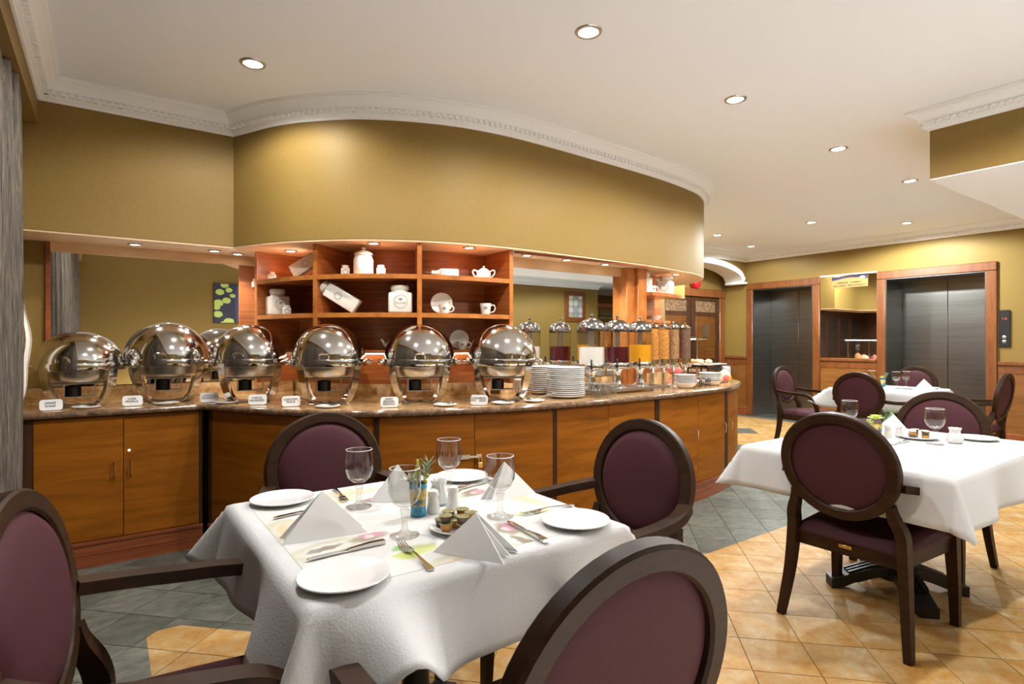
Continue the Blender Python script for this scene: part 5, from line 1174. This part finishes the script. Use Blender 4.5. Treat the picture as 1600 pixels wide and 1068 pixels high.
def pot(label, x, y, z, r, spout=False, two=False, cat='teapot', name='teapot'):
    t_ = thing(name, label, cat, (x, y, z), face(x, y))
    MB().lathe([(0.0, 0.0005), (r * 0.62, 0.0005), (r * 0.66, 0.006), (r * 0.95, r * 0.5), (r, r * 0.75), (r * 0.9, r * 1.1), (r * 0.62, r * 1.32)], 32).build('body', 'cream_ceramic', t_)
    MB().lathe([(r * 0.66, r * 1.32), (r * 0.6, r * 1.4), (r * 0.3, r * 1.55), (r * 0.12, r * 1.6), (r * 0.1, r * 1.68), (r * 0.17, r * 1.78), (r * 0.1, r * 1.88), (0, r * 1.9)], 28).build('lid', 'cream_ceramic', t_)
    for s_ in ((-1, 1) if two else (1,)):
        MB().tube(spline([(s_ * r * 0.88, 0, r * 1.1), (s_ * r * 1.35, 0, r * 1.3), (s_ * r * 1.55, 0, r * 1.0), (s_ * r * 1.3, 0, r * 0.5), (s_ * r * 0.82, 0, r * 0.25)], 6), r * 0.09, 8).build('handle', 'cream_ceramic', t_)
    if spout: MB().tube(spline([(-r * 0.85, 0, r * 0.45), (-r * 1.25, 0, r * 0.75), (-r * 1.45, 0, r * 1.15), (-r * 1.7, 0, r * 1.35)], 5), [r * 0.26] * 5 + [r * 0.2] * 5 + [r * 0.14] * 6, 12).build('spout', 'cream_ceramic', t_)
    return t_
pot('sugar bowl with two handles at the right of the top shelf', 2.17, 3.40, top, 0.05, two=True, cat='sugar bowl', name='sugar_bowl')
sq_jar('big open topped jar in the left middle bay', 1.005, 4.355, mid, 0.135, 0.19, '', rz=face(1.0, 4.35) + 0.35)
sq_jar('small white jar before the big jar in the left middle bay', 1.035, 4.21, mid, 0.058, 0.07, '')
q = SH.off(0.83, 0.12); lean('tall canister lying tilted in the middle bay', q[0] + 0.05, q[1] - 0.04, mid, face(*q) - 0.25, R(58), 0.275, 0.098, -1)
sq_jar('flour jar with printed lettering on the middle shelf', 1.597, 3.545, mid, 0.155, 0.185, 'FLOUR', rz=face(1.6, 3.55) + 0.05)
def cup(label, x, y, z, r, h, taper=0.7, rz=0.0, name='tea_cup'):
    t_ = thing(name, label, 'cup', (x, y, z), face(x, y) + rz)
    MB().lathe([(0.0, 0.0005), (r * taper, 0.0005), (r * (taper + .08), h * 0.12), (r * (0.5 + taper * .5), h * 0.5), (r, h), (r * 0.93, h), (r * (0.44 + taper * .48), h * 0.5), (r * taper * 0.9, h * 0.1), (0, h * 0.08)], 28).build('body', 'cream_ceramic', t_)
    MB().tube(spline([(r * 0.92, 0, h * 0.82), (r * 1.4, 0, h * 0.85), (r * 1.6, 0, h * 0.58), (r * 1.35, 0, h * 0.3), (r * 0.8, 0, h * 0.22)], 5), r * 0.1, 8).build('handle', 'cream_ceramic', t_)
    mb = MB(); mb.ball((0, -r * 0.9, h * 0.62), r * 0.3, 8, (1.1, 0.12, 0.9)); mb.build('emblem', 'ink_soft', t_); return t_
def saucer(label, x, y, z, r):
    o = plate_mesh(r, 0.012, 36).build('saucer', 'cream_ceramic', None, (x, y, z + r * math.sin(R(78)) + 0.003), (R(78), 0, face(x, y))); return tag(o, label, 'saucer', 'standing saucers')
cup('tea cup before a standing saucer on the middle shelf', 1.862, 3.415, mid, 0.04, 0.06); saucer('saucer standing upright on the middle shelf', 1.89, 3.505, mid, 0.075)
cup('tapered mug at the right of the middle shelf', 2.185, 3.40, mid, 0.042, 0.082, 0.68, name='mug')
lo3 = 1.2455
q = SH.off(1.17, 0.262); pot('teapot on the low shelf between the fourth and fifth chafing dishes', q[0], q[1], lo3, 0.055, spout=True)
q = SH.off(1.76, 0.25); cup('tea cup on the low shelf right of the fifth chafing dish', q[0], q[1], lo3, 0.04, 0.06); q = SH.off(1.76, 0.30); saucer('saucer standing on the low shelf right of the fifth chafing dish', q[0], q[1], lo3, 0.07)
# right shelf
q = RS.off(0.07, 0.14); sq_jar('tall jar with an emblem next to the post on the right shelf', q[0], q[1], 1.7425, 0.085, 0.185, '', rz=face(*q) + 0.5)
q = RS.off(0.2, 0.15); cup('white cup on the right shelf', q[0], q[1], 1.7425, 0.032, 0.075, 0.8, 0.4)
q = RS.off(0.40, 0.13); sq_jar('wide square jar at the end of the right shelf', q[0], q[1], 1.7425, 0.135, 0.175, '', rz=face(*q) - 0.2)
q = RS.off(0.40, 0.235); tag(bowl_mesh(0.06, 0.045).build('small_bowl', 'cream_ceramic', None, (q[0], q[1], 1.5055)), 'cream bowl on the low shelf above the cereal dispensers', 'bowl')

# ================================================================ FAR SIDE OF THE BUFFET (seen in the elevator mirror)
sgd = thing('sneeze_guard', 'steel sneeze guard with a lit hood on the far side of the buffet', 'sneeze guard', (0, 0, CT))
gp = spline([(5.42, 4.03), (5.44, 4.5), (5.55, 4.95), (5.9, 5.2), (6.4, 5.25), (6.9, 5.25)], 5); gz = 0.43
for k in (0, 9, 16, 24):
    MB().tube([(gp[k].x, gp[k].y, 0.0), (gp[k].x, gp[k].y, gz)], 0.012, 10).build('post', 'chrome', sgd)
GP = Path(gp)
panel(MB(), GP, 0.0, GP.L, -0.10, 0.10, gz, gz + 0.02).build('hood', 'steel', sgd)
panel(MB(), GP, 0.02, GP.L, -0.02, 0.02, gz - 0.012, gz - 0.001).build('light_tube', 'guard_glow', sgd)
panel(MB(), GP, 0.0, GP.L, -0.17, -0.165, gz - 0.26, gz + 0.03).build('glass_front', 'acrylic', sgd)
for k, (s_, m_, r_, lb) in enumerate(((0.3, 'food_red', 0.07, 'carved pink melon'), (0.62, 'food_cream', 0.06, 'cream melon half'), (0.95, 'food_green', 0.075, 'green melon'), (1.3, 'food_red', 0.07, 'carved red melon'), (1.62, 'food_cream', 0.08, 'cut yellow melon'))):
    q = GP.off(s_, 0.02); t_ = thing('carved_fruit', lb + ' on the far side of the buffet', 'fruit', (q[0], q[1], CT))
    MB().ball((0, 0, r_ * 0.85), r_, 14, (1.15, 1.15, 0.85)).build('flesh', m_, t_); bloom(t_, 0, 0, r_ * 1.3, r_ * 0.8, 7, 'petal_white' if k % 2 else 'food_red', 'carved_petals', 2, 0.7)
q = GP.off(1.9, 0.0); pa = thing('pineapple', 'pineapple with spiky leaves on the far side of the buffet', 'fruit', (q[0], q[1], CT))
MB().ball((0, 0, 0.09), 0.06, 14, (1, 1, 1.5)).build('body', 'food_bun', pa); sprig(pa, 0, 0, 0.15, 26, 0.16, 'leaf_blue', 3, 1.1, 'crown', wd_=0.014)
# glasses hanging in the bar
for k in range(9):
    g = goblet('%s glass hanging under the bar rack in the right mirror' % ['first', 'second', 'third', 'fourth', 'fifth', 'sixth', 'seventh', 'eighth', 'last'][k], 11.15 + k * 0.16, -4.85 + 0.04 * (k % 2), 2.2995, 1.5, 'hanging bar glasses'); g.rotation_euler = (PI, 0, 0); g.scale = (1, 1, 1.6)
